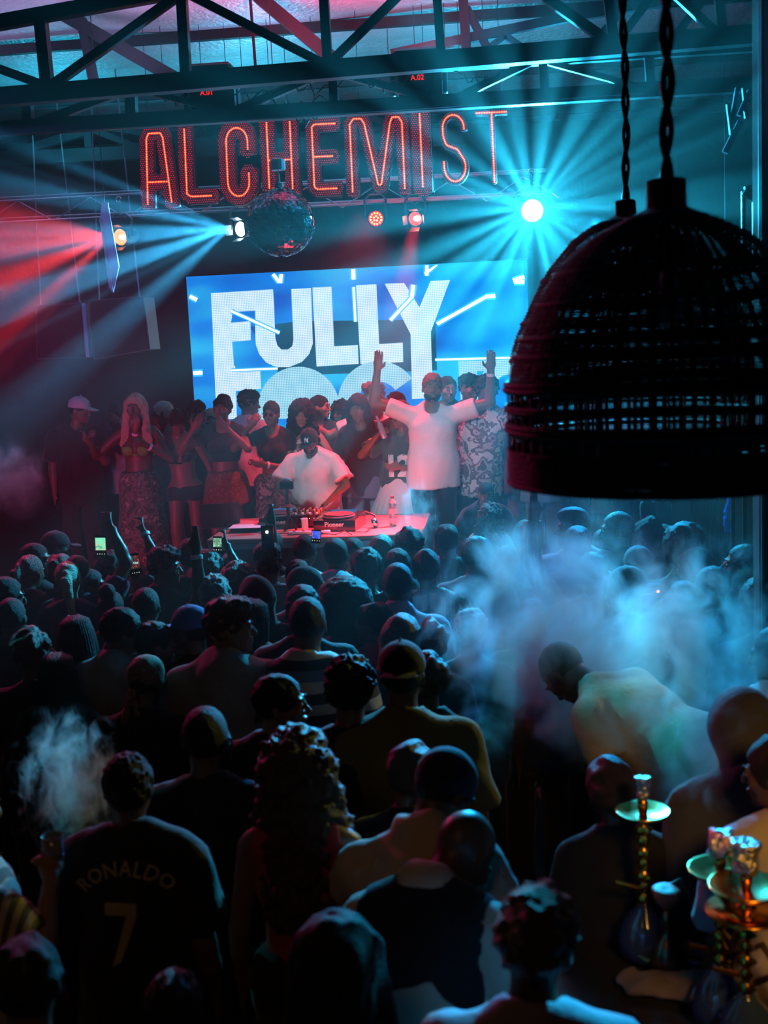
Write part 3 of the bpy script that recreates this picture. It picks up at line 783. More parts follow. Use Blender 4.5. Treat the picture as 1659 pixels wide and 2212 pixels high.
MB().lathe([(.035, BR - .01), (.035, BR + .03), (.012, BR + .035), (.012, BR + .10)], 12).build('collar', CHROME, ball)
MB().tube([(0, 0, BR + .08), (0, 0, BR + 1.49)], .004, 5).build('chain', STEEL, ball)
MB().lathe([(.055, BR + .13), (.06, BR + .14), (.06, BR + .21), (.03, BR + .22)], 14).build('motor', GREYM, ball)

# ------------------------------------------------------------------ hanging plate and speakers at left
PLATE = mat('pale_blue_grey_plate', (.55, .62, .75), .5, .2)
pl = thing_at('hanging_banner', at_y(235, 440, 9.7), 'long pale pointed metal plate hanging at left beside orange lamp', 'plate')
def fl(poly, Y, th): return MB().prism([(at_y(x, y, Y).x, at_y(x, y, Y).z) for x, y in poly], lambda u, v, w_: (u, Y + w_, v), th)
child(fl([(220, 438), (233, 438), (238, 470), (257, 575), (245, 632), (235, 620), (216, 474)], 9.7, .012).build('face', PLATE), pl)
child(fl([(214, 473), (218, 473), (245, 632), (240, 628)], 9.68, .02).build('edge', mat('pale_edge', (.6, .65, .75), .4)), pl)
child(MB().tube([at_y(226, 440, 9.7), off(at_y(226, 440, 9.7), z=roof_z(9.7) - .03 - at_y(226, 440, 9.7).z)], .004, 5).build('hook_rod', STEEL), pl)
SPK = mat('speaker_cloth', (.012, .012, .016), .55, bump=.2, bscale=150)
def speaker(label, poly, Y, dy, edge=True):
    c = at_y(sum(p[0] for p in poly) / 4, sum(p[1] for p in poly) / 4, Y)
    t = thing_at('loudspeaker', c, label, 'loudspeaker', 'loudspeakers hung at the left')
    child(fl(poly, Y, dy).build('cabinet', BLACK), t)
    ctr = (sum(p[0] for p in poly) / 4, sum(p[1] for p in poly) / 4)
    ins = [(ctr[0] + (x - ctr[0]) * .93, ctr[1] + (y - ctr[1]) * .93) for x, y in poly]
    child(fl(ins, Y - .012, .012).build('grille', SPK), t)
    for a, bq in zip(poly, poly[1:] + poly[:1]):
        pa, pb = at_y(*a, Y), at_y(*bq, Y)
        child(MB().tube([(pa.x, Y - .004, pa.z), (pb.x, Y - .004, pb.z)], .007, 6).build('rim', mat('speaker_rim', (.10, .11, .14), .35)), t)
    p = at_y(ctr[0], min(y for _, y in poly), Y + dy / 2)
    for s in (-.2, .2): child(MB().tube([(p.x + s, Y + dy / 2, p.z - .05), (p.x + s * .6, Y + dy / 2, roof_z(Y) - .04)], .008, 5).build('hanger', GREYM), t)
speaker('left dark hung loudspeaker with pale blue side edge', [(78, 660), (176, 655), (186, 772), (80, 776)], 11.4, .35)
speaker('right dark hung loudspeaker tilted under the pale plate', [(193, 650), (310, 641), (324, 755), (204, 776)], 11.2, .35)
child_ = fl([(176, 655), (184, 655), (193, 772), (186, 772)], 11.35, .03).build('side_edge', PLATE)
spk0 = [o for o in COL.objects if o.get('category') == 'loudspeaker'][0]; child(child_, spk0)

# ------------------------------------------------------------------ stage
struct('floor_riser', MB().box((-.6, 1.6, .10), (7.5, 4.4, .20), ch=.01), FLOORM)
stg = struct('stage', MB().box((-1.6, (STAGE_Y0 + 14.6) / 2, STAGE_Z / 2), (11.5, 14.6 - STAGE_Y0, STAGE_Z), ch=.01), mat('stage_black', (.02, .02, .024), .4, bump=.1, bscale=20))

# haze that fills the hall and shows the beams
def volume_mat(name, density, aniso=.3, col=(1, 1, 1), nz=None):
    m = bpy.data.materials.new(name); m.use_nodes = True; nt = m.node_tree; nt.nodes.clear(); L = nt.links.new
    v = nt.nodes.new('ShaderNodeVolumeScatter'); v.inputs['Color'].default_value = (*col, 1); v.inputs['Density'].default_value = density; v.inputs['Anisotropy'].default_value = aniso
    o = nt.nodes.new('ShaderNodeOutputMaterial'); L(v.outputs[0], o.inputs['Volume'])
    return m, nt, v
hm, _, _ = volume_mat("hall_haze", .0072, .6)
hz = MB().box((-1.5, 9.65, 2.6), (11.8, 9.9, 4.6)).build('haze', hm); tag(hz, 'thin theatrical haze filling the hall and showing the light beams', 'haze', kind='stuff')
# ------------------------------------------------------------------ people: implicit bodies grown round a posed skeleton
def V(*a): return np.array(a, np.float32)
def basis(yaw=0, pitch=0, roll=0):
    M = Matrix.Rotation(math.radians(yaw), 3, 'Z') @ Matrix.Rotation(math.radians(pitch), 3, 'X') @ Matrix.Rotation(math.radians(roll), 3, 'Y')
    return M, V(*(M @ Vector((1, 0, 0)))), V(*(M @ Vector((0, -1, 0)))), V(*(M @ Vector((0, 0, 1))))
def nrm(v): return v / (np.linalg.norm(v) + 1e-9)
def ik(a, b, l1, l2, pole):
    d = b - a; L = float(np.linalg.norm(d)); mx = (l1 + l2) * .995
    if L > mx: b = a + d / L * mx; d = b - a; L = mx
    L = max(L, abs(l1 - l2) + .02); u = nrm(d); c = (l1 * l1 + L * L - l2 * l2) / (2 * L); h = math.sqrt(max(0, l1 * l1 - c * c))
    p = pole - u * float(pole @ u); p = nrm(p)
    return a + u * c + p * h, a + u * L
# arm poses: wrist (out, forward, up) in arm lengths from the shoulder, pole, palm normal, curl of the fingers
HANG = ((.12, .06, -.97), (.3, -1, 0), (-1, 0, 0), .5)
ARMS = {
    'hang': HANG, 'hang_out': ((.30, .12, -.90), (.5, -1, 0), (-1, 0, 0), .5),
    'up': ((.22, .10, .93), (1, -.2, 0), (0, 1, 0), .12), 'up_wide': ((.50, .12, .80), (1, -.3, -.3), (0, 1, 0), .12),
    'up_fist': ((.15, .25, .80), (1, 0, -.4), (-1, 0, 0), 1.25), 'phone': ((.05, .62, .42), (1, .2, -.8), (-.2, 1, 0), .8),
    'phone_high': ((.0, .35, .86), (1, .2, -.3), (-.2, 1, 0), .8),
    'chest': ((-.22, .42, -.12), (.6, -.2, -1), (0, -1, 0), .7), 'mouth': ((-.18, .36, .22), (.7, .1, -1), (0, -1, 0), .5),
    'point': ((.1, .8, .45), (1, 0, -.5), (0, 0, -1), .5), 'elbow_up': ((.10, .30, .30), (.8, .3, -1), (-1, 0, 0), .7),
    'head': ((.02, .12, .52), (1, .6, .4), (0, -.5, -1), .4), 'cross': ((-.42, .34, -.40), (.5, -.4, -1), (0, -1, 0), .5),
    'dj': ((-.06, .62, -.55), (1, -.2, -.2), (0, 0, -1), .5), 'lap': ((-.15, .45, -.62), (1, -.3, -.4), (0, 0, -1), .6),
    'hips': ((.12, .0, -.62), (1, -.3, 0), (-1, 0, 0), .7), 'reach_side': ((.85, .2, .12), (.2, -.5, -1), (0, 0, -1), .3),
    'drink': ((-.10, .34, .20), (1, .1, -.6), (-1, 0, 0), 1.1), 'rail': ((-.2, .75, -.10), (.8, -.3, -1), (0, 0, -1), .9),
}
class Rig:
    def __init__(s, torso=(0, 0, 0), head=(0, 0, 0), armL='hang', armR='hang', legs=.0, fem=False, sit=0.0, bulk=1.0, knee=0.0, shoulder=1.0):
        s.fem, s.bulk = fem, bulk
        s.M, s.ex, s.ef, s.eu = basis(*torso)
        hipz = .93 if not sit else .52
        s.pel = V(0, 0, hipz)
        s.P = lambda x, f, u: s.pel + s.ex * x + s.ef * f + s.eu * u
        sw = (.165 if fem else .19) * shoulder; s.sw = sw
        s.neck = s.P(0, .0, .50)
        s.HM, s.hx, s.hf, s.hu = basis(torso[0] * .7 + head[0], torso[1] * .5 + head[1], torso[2] * .5 + head[2])
        s.hc = s.neck + s.eu * .045 + s.ef * .012 + s.hu * .135 + s.hf * .02
        s.arms = []
        for sg, a in ((1, armL), (-1, armR)):
            w_, pole, palm, curl = ARMS[a] if isinstance(a, str) else a
            up = max(0, w_[2]); sh = s.P(sg * sw, 0, .44 + .045 * up)
            dv = lambda q: s.ex * (q[0] * sg) + s.ef * q[1] + s.eu * q[2]
            el, wr = ik(sh, sh + dv(w_) * .555, .295, .26, dv(pole))
            s.arms.append((sh, el, wr, nrm(dv(palm)), curl, sg))
        s.legs = []
        for sg in (1, -1):
            hip = V(sg * (.095 if fem else .09), 0, hipz - .01)
            if sit: kn = V(sg * .16, -.44, .50); an = V(sg * .17, -.42, .09)
            else:
                an = V(sg * (.10 + legs * .14), .0 + knee * .1 * sg, .085); kn, an = ik(hip, an, .425, .42, V(sg * .1, -1, 0))
            s.legs.append((hip, kn, an, sg))
def f_torso(f, r, t=0.0, k=.045):
    P, b = r.P, r.bulk; R = (r.ex, r.ef, r.eu); w = .94 if r.fem else 1.0
    f.ell(P(0, 0, .0), R, ((.158 if r.fem else .15) * b + t, .108 * b + t, .13 + t), k)
    f.ell(P(0, .005, .15), R, ((.120 if r.fem else .138) * b + t, .092 * b + t, .14 + t), k)
    f.ell(P(0, .0, .33), R, (.158 * w * b + t, .108 * b + t, .17 + t), k)
    f.cone(P(-r.sw * .80, -.005, .445), P(r.sw * .80, -.005, .445), .052 + t, .052 + t, k)
    for sg in (1, -1):
        f.cone(P(sg * .12, -.015, .47), P(sg * .03, -.01, .53), .042 + t, .040 + t, .04)
        f.ell(P(sg * .065, -.075, -.04), R, (.088 + t, .07 + t, .095 + t), .04)
        if r.fem: f.ell(P(sg * .068, .085, .31), R, (.060 + t, .052 + t, .060 + t), .03)
        else: f.ell(P(sg * .075, .070, .36), R, (.075 + t, .045 + t, .06 + t), .04)
def f_arm(f, a, t=0.0, upto=2.0, k=.02, fem=False, loose=0.0):
    sh, el, wr, palm, curl, sg = a; q = .85 if fem else 1.0
    if upto >= 1: f.cone(sh, el, .056 * q + t, .041 * q + t, k)
    else:
        e = sh + (el - sh) * upto
        capcone(f, sh, e, .058 * q + t, .050 * q + t + loose, k)
    if upto > 1:
        e = el + (wr - el) * min(1, upto - 1)
        if upto >= 2:
            m = el + (wr - el) * .3; f.cone(el, m, .040 * q + t, .041 * q + t, k); f.cone(m, e, .041 * q + t, .027 * q + t, k)
        else: capcone(f, el, e, .043 * q + t, .034 * q + t + loose, k)
def capcone(f, a, b, ra, rb, k, both=False, flat=None):
    a = np.array(a, np.float32); b = np.array(b, np.float32); u = nrm(b - a); L2 = float((b - a) @ (b - a)) + 1e-9; R = max(ra, rb) + k + .03
    def fn(X, Y, Z):
        px, py, pz = X - a[0], Y - a[1], Z - a[2]
        w_ = px * u[0] + py * u[1] + pz * u[2]; t = np.clip(w_ / math.sqrt(L2), 0, 1)
        dx, dy, dz = px - t * (b - a)[0], py - t * (b - a)[1], pz - t * (b - a)[2]
        d2 = dx * dx + dy * dy + dz * dz
        if flat is not None:
            ax, sq = flat; q = dx * ax[0] + dy * ax[1] + dz * ax[2]; d2 = d2 + q * q * (sq * sq - 1)
        d = np.sqrt(d2) - (ra + (rb - ra) * t)
        if flat is not None: d = d / math.sqrt(flat[1])
        d = np.maximum(d, w_ - math.sqrt(L2))
        if both: d = np.maximum(d, -w_)
        return d
    f.apply(fn, np.minimum(a, b) - R, np.maximum(a, b) + R, k)
def f_hand(f, a):
    sh, el, wr, palm, curl, sg = a
    d = nrm(wr - el); n = nrm(palm - d * float(palm @ d)); t = np.cross(d, n)
    thumb_side = -sg * np.sign(float(np.cross(d, n) @ t))
    c = wr + d * .052
    f.cone(wr - d * .01, wr + d * .03, .025, .027, .015, flat=(n, 1.5))
    f.ell(c, (t, n, d), (.040, .016, .048), .012)
    for i, (o, L) in enumerate(((-.030, .068), (-.010, .077), (.010, .073), (.029, .058))):
        o2 = o * (1 if thumb_side < 0 else -1)
        b0 = c + d * .034 + t * o2 * .95; sp = t * o2 * .35
        d1 = nrm(d * math.cos(curl * .7) + n * math.sin(curl * .7) + sp); d2 = nrm(d * math.cos(curl * 1.7) + n * math.sin(curl * 1.7) + sp)
        m = b0 + d1 * L * .55; e = m + d2 * L * .5
        f.cone(b0, m, .0095, .0088, .004); f.cone(m, e, .0088, .0075, .003)
    ts = t * (thumb_side * 1.0)
    tb = wr + d * .022 + ts * .026; tm = tb + nrm(ts * .8 + d * .65 + n * .35) * .040; te = tm + nrm(ts * .25 + d * .9 + n * (.3 + curl * .5)) * .032
    f.cone(tb, tm, .013, .011, .010); f.cone(tm, te, .0105, .0085, .004)
def f_head(f, c, X, Fw, U, s=1.0, fem=False, neck=None):
    P = lambda x, y, z: c + X * (x * s) + Fw * (y * s) + U * (z * s); R = (X, Fw, U); E = lambda p, r, k=.012, op='u': f.ell(P(*p), R, [q * s for q in r], k, op)
    E((0, -.012, .025), (.075, .095, .090), .02)
    E((0, .020, -.030), (.064, .068, .078), .025)
    E((0, .048, -.075), (.044 if not fem else .038, .040, .034), .025)
    E((0, .078, -.098), (.019, .016, .015), .015)
    for g in (1, -1):
        E((g * .040, .066, -.022), (.024, .020, .022), .02)
        E((g * .030, .087, .022), (.027, .010, .0075), .012)
        E((g * .031, .098, .004), (.0165, .012, .010), .010, 's')
        E((g * .031, .083, .004), (.0145, .0125, .0125), .004)
        E((g * .012, .099, -.036), (.0085, .010, .0075), .006)
        E((g * .078, -.004, -.012), (.008, .019, .031), .008)
        E((g * .085, .002, -.010), (.006, .012, .020), .004, 's')
    f.cone(P(0, .090, .012), P(0, .113, -.030), .0078, .0125 if not fem else .0105, .010)
    E((0, .096, -.058), (.023, .0105, .0062), .005); E((0, .093, -.070), (.020, .0105, .0072), .005)
    E((0, .108, -.0640), (.022, .010, .0016), .002, 's')
    if neck is not None:
        f.cone(neck, P(0, -.018, -.055), .056 if not fem else .047, .052 if not fem else .044, .02)
_cache = {}
def body_mesh(key, r, detail):
    """the whole body, head to feet, as one continuous surface"""
    if key in _cache: return _cache[key]
    pts = [r.hc, r.pel] + [p for a in r.arms for p in a[:3]] + [p for l in r.legs for p in l[:3]]
    lo = np.min(pts, 0) - .20; hi = np.max(pts, 0) + .20; lo[2] = -.03
    fine = [(r.hc - .15, r.hc + .15)]
    if detail > 1:
        for a in r.arms:
            if a[2][2] > r.pel[2] + .38: d = nrm(a[2] - a[1]); c = a[2] + d * .07; fine.append((c - .09, c + .09))
    f = Field(lo, hi, {0: .034, 1: .029, 2: .025}[detail], fine, {0: .013, 1: .0105, 2: .0082}[detail])
    f_torso(f, r)
    for a in r.arms: f_arm(f, a, fem=r.fem); f_hand(f, a)
    q = .97 if r.fem else 1.0
    for hip, kn, an, sg in r.legs:
        f.cone(hip, kn, .084 * q * r.bulk, .055 * q, .03); m = kn + (an - kn) * .3
        f.cone(kn, m, .053 * q, .054 * q, .02); f.cone(m, an, .054 * q, .036 * q, .02)
        f.cone(an + V(0, .02, -.035), an + V(sg * .02, -.15, -.058), .036, .026, .03, flat=(V(0, 0, 1), 1.15))
    f_head(f, r.hc, r.hx, r.hf, r.hu, 1.0, r.fem, r.neck)
    _cache[key] = m = f.mesh('body'); return m
def top_mesh(key, r, kind, detail):
    k = ('top', key, kind)
    if k in _cache: return _cache[k]
    pts = [r.P(0, 0, -.25), r.neck] + [p for a in r.arms for p in a[:3]]
    lo = np.min(pts, 0) - .26; hi = np.max(pts, 0) + .22
    f = Field(lo, hi, {0: .026, 1: .020, 2: .0165}[detail])
    Y = r.ef; P = r.P; R = (r.ex, r.ef, r.eu); b = r.bulk
    sleeve = {'tee': .62, 'loose': .80, 'crop': .45, 'vest': 0, 'tank': 0, 'bikini': 0, 'long': 1.95, 'hoodie': 1.95, 'jersey': .75, 'polo': .6, 'open': 1.95}[kind]
    if kind in ('tee', 'loose', 'long', 'hoodie', 'jersey', 'polo', 'open'):
        t = {'tee': .016, 'loose': .028, 'long': .020, 'hoodie': .034, 'jersey': .028, 'polo': .02, 'open': .03}[kind]
        hem = {'tee': -.12, 'loose': -.20, 'long': -.12, 'hoodie': -.16, 'jersey': -.20, 'polo': -.10, 'open': -.22}[kind]
        f_torso(f, r, t)
        f.cone(P(0, 0, .30), P(0, 0, .06), (.150 * b + t), .182 * b + t, .05, flat=(Y, 1.30)); f.cone(P(0, -.01, .06), P(0, -.015, hem - .1), .182 * b + t, .200 * b + t, .03, flat=(Y, 1.14))
        f.plane(P(0, 0, hem), -r.eu)
        if kind == 'hoodie':
            f.cone(P(-.07, -.085, .50), P(.07, -.085, .50), .055, .055, .05); f.cone(P(0, -.10, .52), P(0, -.14, .36), .085, .055, .05)
        if kind == 'polo': f.cone(P(-.03, -.03, .55), P(.03, -.03, .55), .062, .062, .01)
    elif kind in ('crop', 'tank', 'vest'):
        f_torso(f, r, .013 if kind != 'vest' else .036); f.plane(P(0, 0, {'crop': .19, 'tank': .06, 'vest': -.14}[kind]), -r.eu)
    elif kind == 'bikini':
        for sg in (1, -1):
            f.ell(P(sg * .068, .090, .305), R, (.060, .052, .056), .02)
            f.cone(P(sg * .06, .10, .36), P(sg * .035, -.01, .53), .010, .009, .01)
        f.cone(P(-.14, .0, .255), P(0, .108, .255), .012, .012, .01); f.cone(P(.14, .0, .255), P(0, .108, .255), .012, .012, .01)
        f.cone(P(-.14, .0, .255), P(0, -.10, .255), .012, .012, .01); f.cone(P(.14, .0, .255), P(0, -.10, .255), .012, .012, .01)
    if kind != 'bikini':
        if sleeve > 0:
            for a in r.arms: f_arm(f, a, {'tee': .018, 'crop': .014, 'long': .016, 'hoodie': .026, 'open': .022}.get(kind, .024), sleeve, .03, r.fem, {'loose': .03, 'jersey': .028, 'tee': .014}.get(kind, .006))
        # neckline
        nr = {'tank': .10, 'vest': .085, 'crop': .085}.get(kind, .066)
        if kind != 'polo': f.cone(P(0, .035, .60), P(0, .045, .505), nr + .012, nr * .72, .012, op='s')
        else: f.cone(P(0, .03, .64), P(0, .03, .56), .07, .05, .008, op='s')
        if kind in ('tank', 'vest'):
            for sg in (1, -1): f.cone(P(sg * (r.sw + .03), 0, .47), P(sg * (r.sw + .03), 0, .40), .07, .07, .01, op='s')
        am = {'tee': .006, 'loose': .008, 'hoodie': .009, 'jersey': .008, 'long': .006, 'open': .008, 'polo': .006}.get(kind, .002)
        f.noise(am, 26, seed=sum(map(ord, key)) % 997, n=5, aniso=(1, 1, .45)); f.noise(am * .4, 62, seed=5, n=4, aniso=(1, 1, .5))
    nm = {'bikini': 'bikini_top', 'crop': 'crop_top', 'hoodie': 'hooded_sweatshirt', 'jersey': 'jersey', 'vest': 'waistcoat'}.get(kind, 'shirt')
    _cache[k] = m = f.mesh(nm); return m
def bottom_mesh(key, r, kind, detail):
    k = ('bot', key, kind)
    if k in _cache: return _cache[k]
    pts = [r.P(0, 0, .12), r.pel] + [p for l in r.legs for p in l[:3]]
    lo = np.min(pts, 0) - .28; hi = np.max(pts, 0) + .26; lo[2] = .0
    f = Field(lo, hi, {0: .034, 1: .028, 2: .019}[detail])
    P = r.P; R = (r.ex, r.ef, r.eu); t = .014
    wz = .10 if kind != 'shorts_low' else .03
    if kind in ('trousers', 'jeans', 'cargo', 'shorts', 'shorts_low', 'bermuda'):
        t = {'jeans': .008, 'cargo': .034, 'trousers': .020, 'shorts': .012, 'shorts_low': .009, 'bermuda': .026}[kind]
        f.ell(P(0, 0, .0), R, (.158 * r.bulk + t, .112 * r.bulk + t, .14), .04)
        for sg in (1, -1): f.ell(P(sg * .065, -.075, -.04), R, (.09 + t, .072 + t, .10 + t), .04)
        for hip, kn, an, sg in r.legs:
            if kind in ('shorts', 'shorts_low', 'bermuda'):
                e = hip + (kn - hip) * {'shorts': .45, 'shorts_low': .28, 'bermuda': .85}[kind]; capcone(f, hip, e, .089 * r.bulk + t, .082 * r.bulk + t * 1.5, .03)
            else:
                lo_ = {'jeans': .005, 'cargo': .045, 'trousers': .03}[kind]
                f.cone(hip, kn, .086 * r.bulk + t, .058 + t, .03); capcone(f, kn, an + (an - kn) * .02, .060 + t, .042 + t + lo_ * .6, .02)
        f.plane(P(0, 0, wz), r.eu)
        f.noise(.006, 30, 3, 5, (1, 1, .6))
    else:
        ln = {'mini': .30, 'pleat': .40, 'maxi': .86, 'wrap': .24}[kind]; top = P(0, 0, .10)
        fl = {'mini': .04, 'pleat': .15, 'maxi': .07, 'wrap': .03}[kind]
        base = V(0, 0, -1); e = top + base * ln
        f.ell(P(0, -.012, .0), R, (.186, .155, .15), .03)
        capcone(f, top, e, .172, .195 + fl, .04, flat=(r.ef, 1.25 if kind != 'pleat' else 1.1))
        f.plane(top, r.eu)
        if kind == 'pleat':
            X = f.ax[0][:, None, None]; Y = f.ax[1][None, :, None]; Z = f.ax[2][None, None, :]
            th = np.arctan2(Y - top[1], X - top[0]); f.F = f.F + (np.sin(th * 26) * .009 * np.clip((top[2] - Z) / ln, 0, 1)).astype(np.float32)
        else: f.noise(.007, 24, 9, 5, (1, 1, .3))
    _cache[k] = m = f.mesh({'mini': 'skirt', 'pleat': 'pleated_skirt', 'maxi': 'long_skirt', 'wrap': 'waist_wrap', 'jeans': 'jeans'}.get(kind, 'trousers' if kind in ('trousers', 'cargo') else 'shorts'))
    return m
def shoe_mesh(key, r):
    k = ('shoe', key)
    if k in _cache: return _cache[k]
    pts = [l[2] for l in r.legs]; lo = np.min(pts, 0) - .25; hi = np.max(pts, 0) + .2; lo[2] = -.02; hi[2] = .2
    f = Field(lo, hi, .02)
    for hip, kn, an, sg in r.legs:
        f.cone(an + V(0, .025, -.035), an + V(sg * .02, -.15, -.052), .050, .040, .03); f.cone(an + V(0, .0, .02), an + V(0, 0, -.03), .05, .05, .02)
    f.plane(V(0, 0, .004), V(0, 0, -1)); _cache[k] = m = f.mesh('shoes'); return m

# ------------------------------------------------------------------ hair and hats, modelled round a head centred on the origin, face towards -Y
def hair_mesh(style, seed=0, detail=1):
    k = ('hair', style, seed, detail)
    if k in _cache: return _cache[k]
    st = {0: .0140, 1: .0105, 2: .0070}[detail]
    lo, hi = V(-.25, -.22, -.30), V(.25, .26, .27)
    if style in ('long', 'long_curly', 'big_curly', 'ponytail', 'pulled'): lo[2] = -.52
    f = Field(lo, hi, st)
    E = lambda c, r, kk=.015, op='u': f.ell(V(*c), I3, r, kk, op)
    def face(w=.070, top=.045, low=-.14):
        E((0, -.115, (top + low) / 2), (w, .075, (top - low) / 2 + .012), .012, 's')
    def hairline(z=-.052): f.plane(V(0, .0, z), V(0, -.62, -.78), .01)
    if style in ('short', 'crop', 'fade', 'waves', 'side'):
        g = {'short': .004, 'crop': .007, 'fade': .004, 'waves': .009, 'side': .013}[style]
        E((0, .012, .026), (.076 + g, .097 + g, .091 + g)); face(.074, .052); hairline(-.05 if style != 'fade' else -.02)
        if style == 'side': E((.02, -.05, .095), (.065, .065, .032), .03)
        if style == 'fade': E((0, -.01, .080), (.066, .090, .052), .02)
        if style == 'crop': f.noise(.004, 160, seed, 7)
        if style == 'waves': f.noise(.006, 70, seed, 5)
        if style == 'short': f.noise(.0012, 230, seed, 4)
    elif style == 'curly_top':
        E((0, .012, .026), (.079, .100, .092)); face(.074, .050); hairline(-.03); E((0, -.005, .085), (.088, .105, .060), .02); f.noise(.009, 140, seed, 8)
    elif style == 'afro':
        E((0, .018, .045), (.125, .130, .122)); E((0, .02, -.02), (.105, .11, .09), .04); face(.066, .030); f.noise(.0065, 130, seed, 8)
    elif style == 'big_afro':
        E((0, .018, .06), (.165, .155, .150)); E((0, .03, -.03), (.150, .13, .12), .05); face(.066, .030); f.noise(.006, 140, seed, 8)
    elif style == 'sponge':
        E((0, .010, .035), (.094, .112, .106)); face(.076, .045); hairline(-.045); f.noise(.0085, 135, seed, 8); f.noise(.004, 240, seed, 5)
    elif style in ('long', 'long_curly', 'big_curly'):
        g = {'long': .012, 'long_curly': .026, 'big_curly': .040}[style]; L = {'long': -.40, 'long_curly': -.34, 'big_curly': -.42}[style]
        E((0, .012, .028), (.078 + g, .098 + g, .094 + g))
        f.cone(V(0, .045, .0), V(0, .085, L), .082 + g, .070 + g * 1.3, .04, flat=(V(0, 1, 0), 1.4))
        for sg in (1, -1): f.cone(V(sg * .075, .0, .03), V(sg * (.095 + g), -.025, L * .8), .030 + g * .4, .036 + g * .8, .03)
        face(.056, .045, -.17)
        if style == 'long': f.noise(.005, 90, seed, 6, (1, 1, .18))
        else: f.noise(.009, 105, seed, 8, (1, 1, .8)); f.noise(.005, 190, seed + 3, 6)
    elif style in ('ponytail', 'pulled', 'bun'):
        E((0, .012, .028), (.081, .103, .095)); face(.070, .052)
        if style != 'bun':
            f.cone(V(0, .105, .05), V(0, .145, .0), .026, .032, .01); f.cone(V(0, .145, .0), V(0, .115, -.30), .034, .018, .02)
        else: E((0, .06, .13), (.055, .055, .05), .01)
        if style == 'ponytail': f.plane(V(0, .0, -.055), V(0, -.55, -.83), .01) if False else None
        f.noise(.003, 120, seed, 5, (1, 1, .3))
    elif style == 'tousled':
        E((0, .012, .036), (.092, .110, .102)); face(.070, .040); hairline(-.062); f.noise(.011, 62, seed, 6); f.noise(.004, 150, seed, 5)
    elif style in ('cap', 'cap_back', 'beanie', 'bandana', 'hood', 'bucket'):
        if style in ('cap', 'cap_back'):
            E((0, .008, .040), (.088, .108, .092)); f.plane(V(0, .0, .022), V(0, -.06, -1), .002)
            f.cone(V(0, .0, .13), V(0, .0, .137), .008, .008, .002)
            s_ = -1 if style == 'cap' else 1
            f.ell(V(0, s_ * .125, .026), ((1, 0, 0), (0, 1, s_ * -.10 if s_ < 0 else .18), (0, s_ * .10, 1)), (.072, .068, .008), .008)
        elif style == 'beanie':
            E((0, .010, .040), (.088, .108, .098)); f.plane(V(0, 0, .0), V(0, -.25, -1), .002); f.cone(V(-.05, .01, .02), V(.05, .01, .02), .0, .0, 0)
        elif style == 'bandana':
            E((0, .010, .034), (.084, .106, .096)); f.plane(V(0, 0, -.005), V(0, -.55, -.9), .002); E((0, .115, -.03), (.02, .018, .018), .01)
            f.cone(V(0, .125, -.03), V(.03, .14, -.17), .016, .022, .01, flat=(V(0, 1, 0), 2)); f.cone(V(0, .125, -.03), V(-.03, .13, -.13), .014, .020, .01, flat=(V(0, 1, 0), 2)); f.noise(.003, 60, seed, 4)
        elif style == 'bucket':
            E((0, .008, .050), (.090, .108, .080)); f.plane(V(0, 0, .03), V(0, 0, -1), .0)
            capcone(f, V(0, .005, .045), V(0, .005, .005), .092, .135, .01, both=True)
        else:
            E((0, .022, .030), (.108, .128, .120)); f.cone(V(0, .06, -.02), V(0, .05, -.16), .10, .11, .05); face(.072, .060, -.13); f.noise(.005, 30, seed, 4)
    _cache[k] = m = f.mesh({'cap': 'cap', 'cap_back': 'cap', 'beanie': 'beanie', 'bandana': 'bandana', 'hood': 'hood', 'bucket': 'bucket_hat'}.get(style, 'hair')); return m
def braids_mesh(seed=0, n=26, L=.34):
    k = ('braids', seed, n)
    if k in _cache: return _cache[k]
    rs = random.Random(seed); b = MB()
    for i in range(n):
        a = PI * (-.12 + 1.24 * i / (n - 1)); x, y = .082 * math.cos(a), .012 + .098 * math.sin(a)
        pts = [(x * .25, y * .3 + .01, .118)]
        pts += [(x * .85, y * .85, .085), (x * 1.05, y * 1.05, .02), (x * 1.18 + rs.uniform(-.01, .01), y * 1.12, -.08), (x * 1.2 + rs.uniform(-.02, .02), y * 1.15 + rs.uniform(-.01, .01), -.08 - L * rs.uniform(.6, 1))]
        b.tube(pts, [.010, .011, .010, .009, .006], 6)
    _cache[k] = m = b.mesh('braids', True); return m
def eyes_mesh(g):
    if ('eyes', g) in _cache: return _cache[('eyes', g)]
    b = MB()
    b.cur = 0; b.sphere((g * .031, -.0860, .003), .0102, 12, 8, (1.15, 1, .62))
    b.cur = 1; b.sphere((g * .031, -.0915, .003), .0058, 10, 6, (1, 1, .85))
    _cache[('eyes', g)] = m = b.mesh('eye', True)
    m.materials.append(mat('eye_white', (.42, .40, .38), .3)); m.materials.append(mat('iris', (.02, .012, .008), .1)); return m
def brows_mesh(g):
    if ('brows', g) in _cache: return _cache[('brows', g)]
    b = MB(); b.tube([(g * .012, -.0965, .0245), (g * .030, -.0985, .0295), (g * .048, -.0865, .0255)], [.0022, .0034, .0016], 6)
    _cache[('brows', g)] = m = b.mesh('eyebrow', True); return m
SKINS = [mat('skin_a', (.105, .052, .033), .42, bump=.05, bscale=160, spec=.45), mat('skin_b', (.16, .082, .052), .42, bump=.05, bscale=160, spec=.45), mat('skin_c', (.26, .145, .095), .45, bump=.05, bscale=160), mat('skin_d', (.42, .27, .20), .45, bump=.05, bscale=160)]
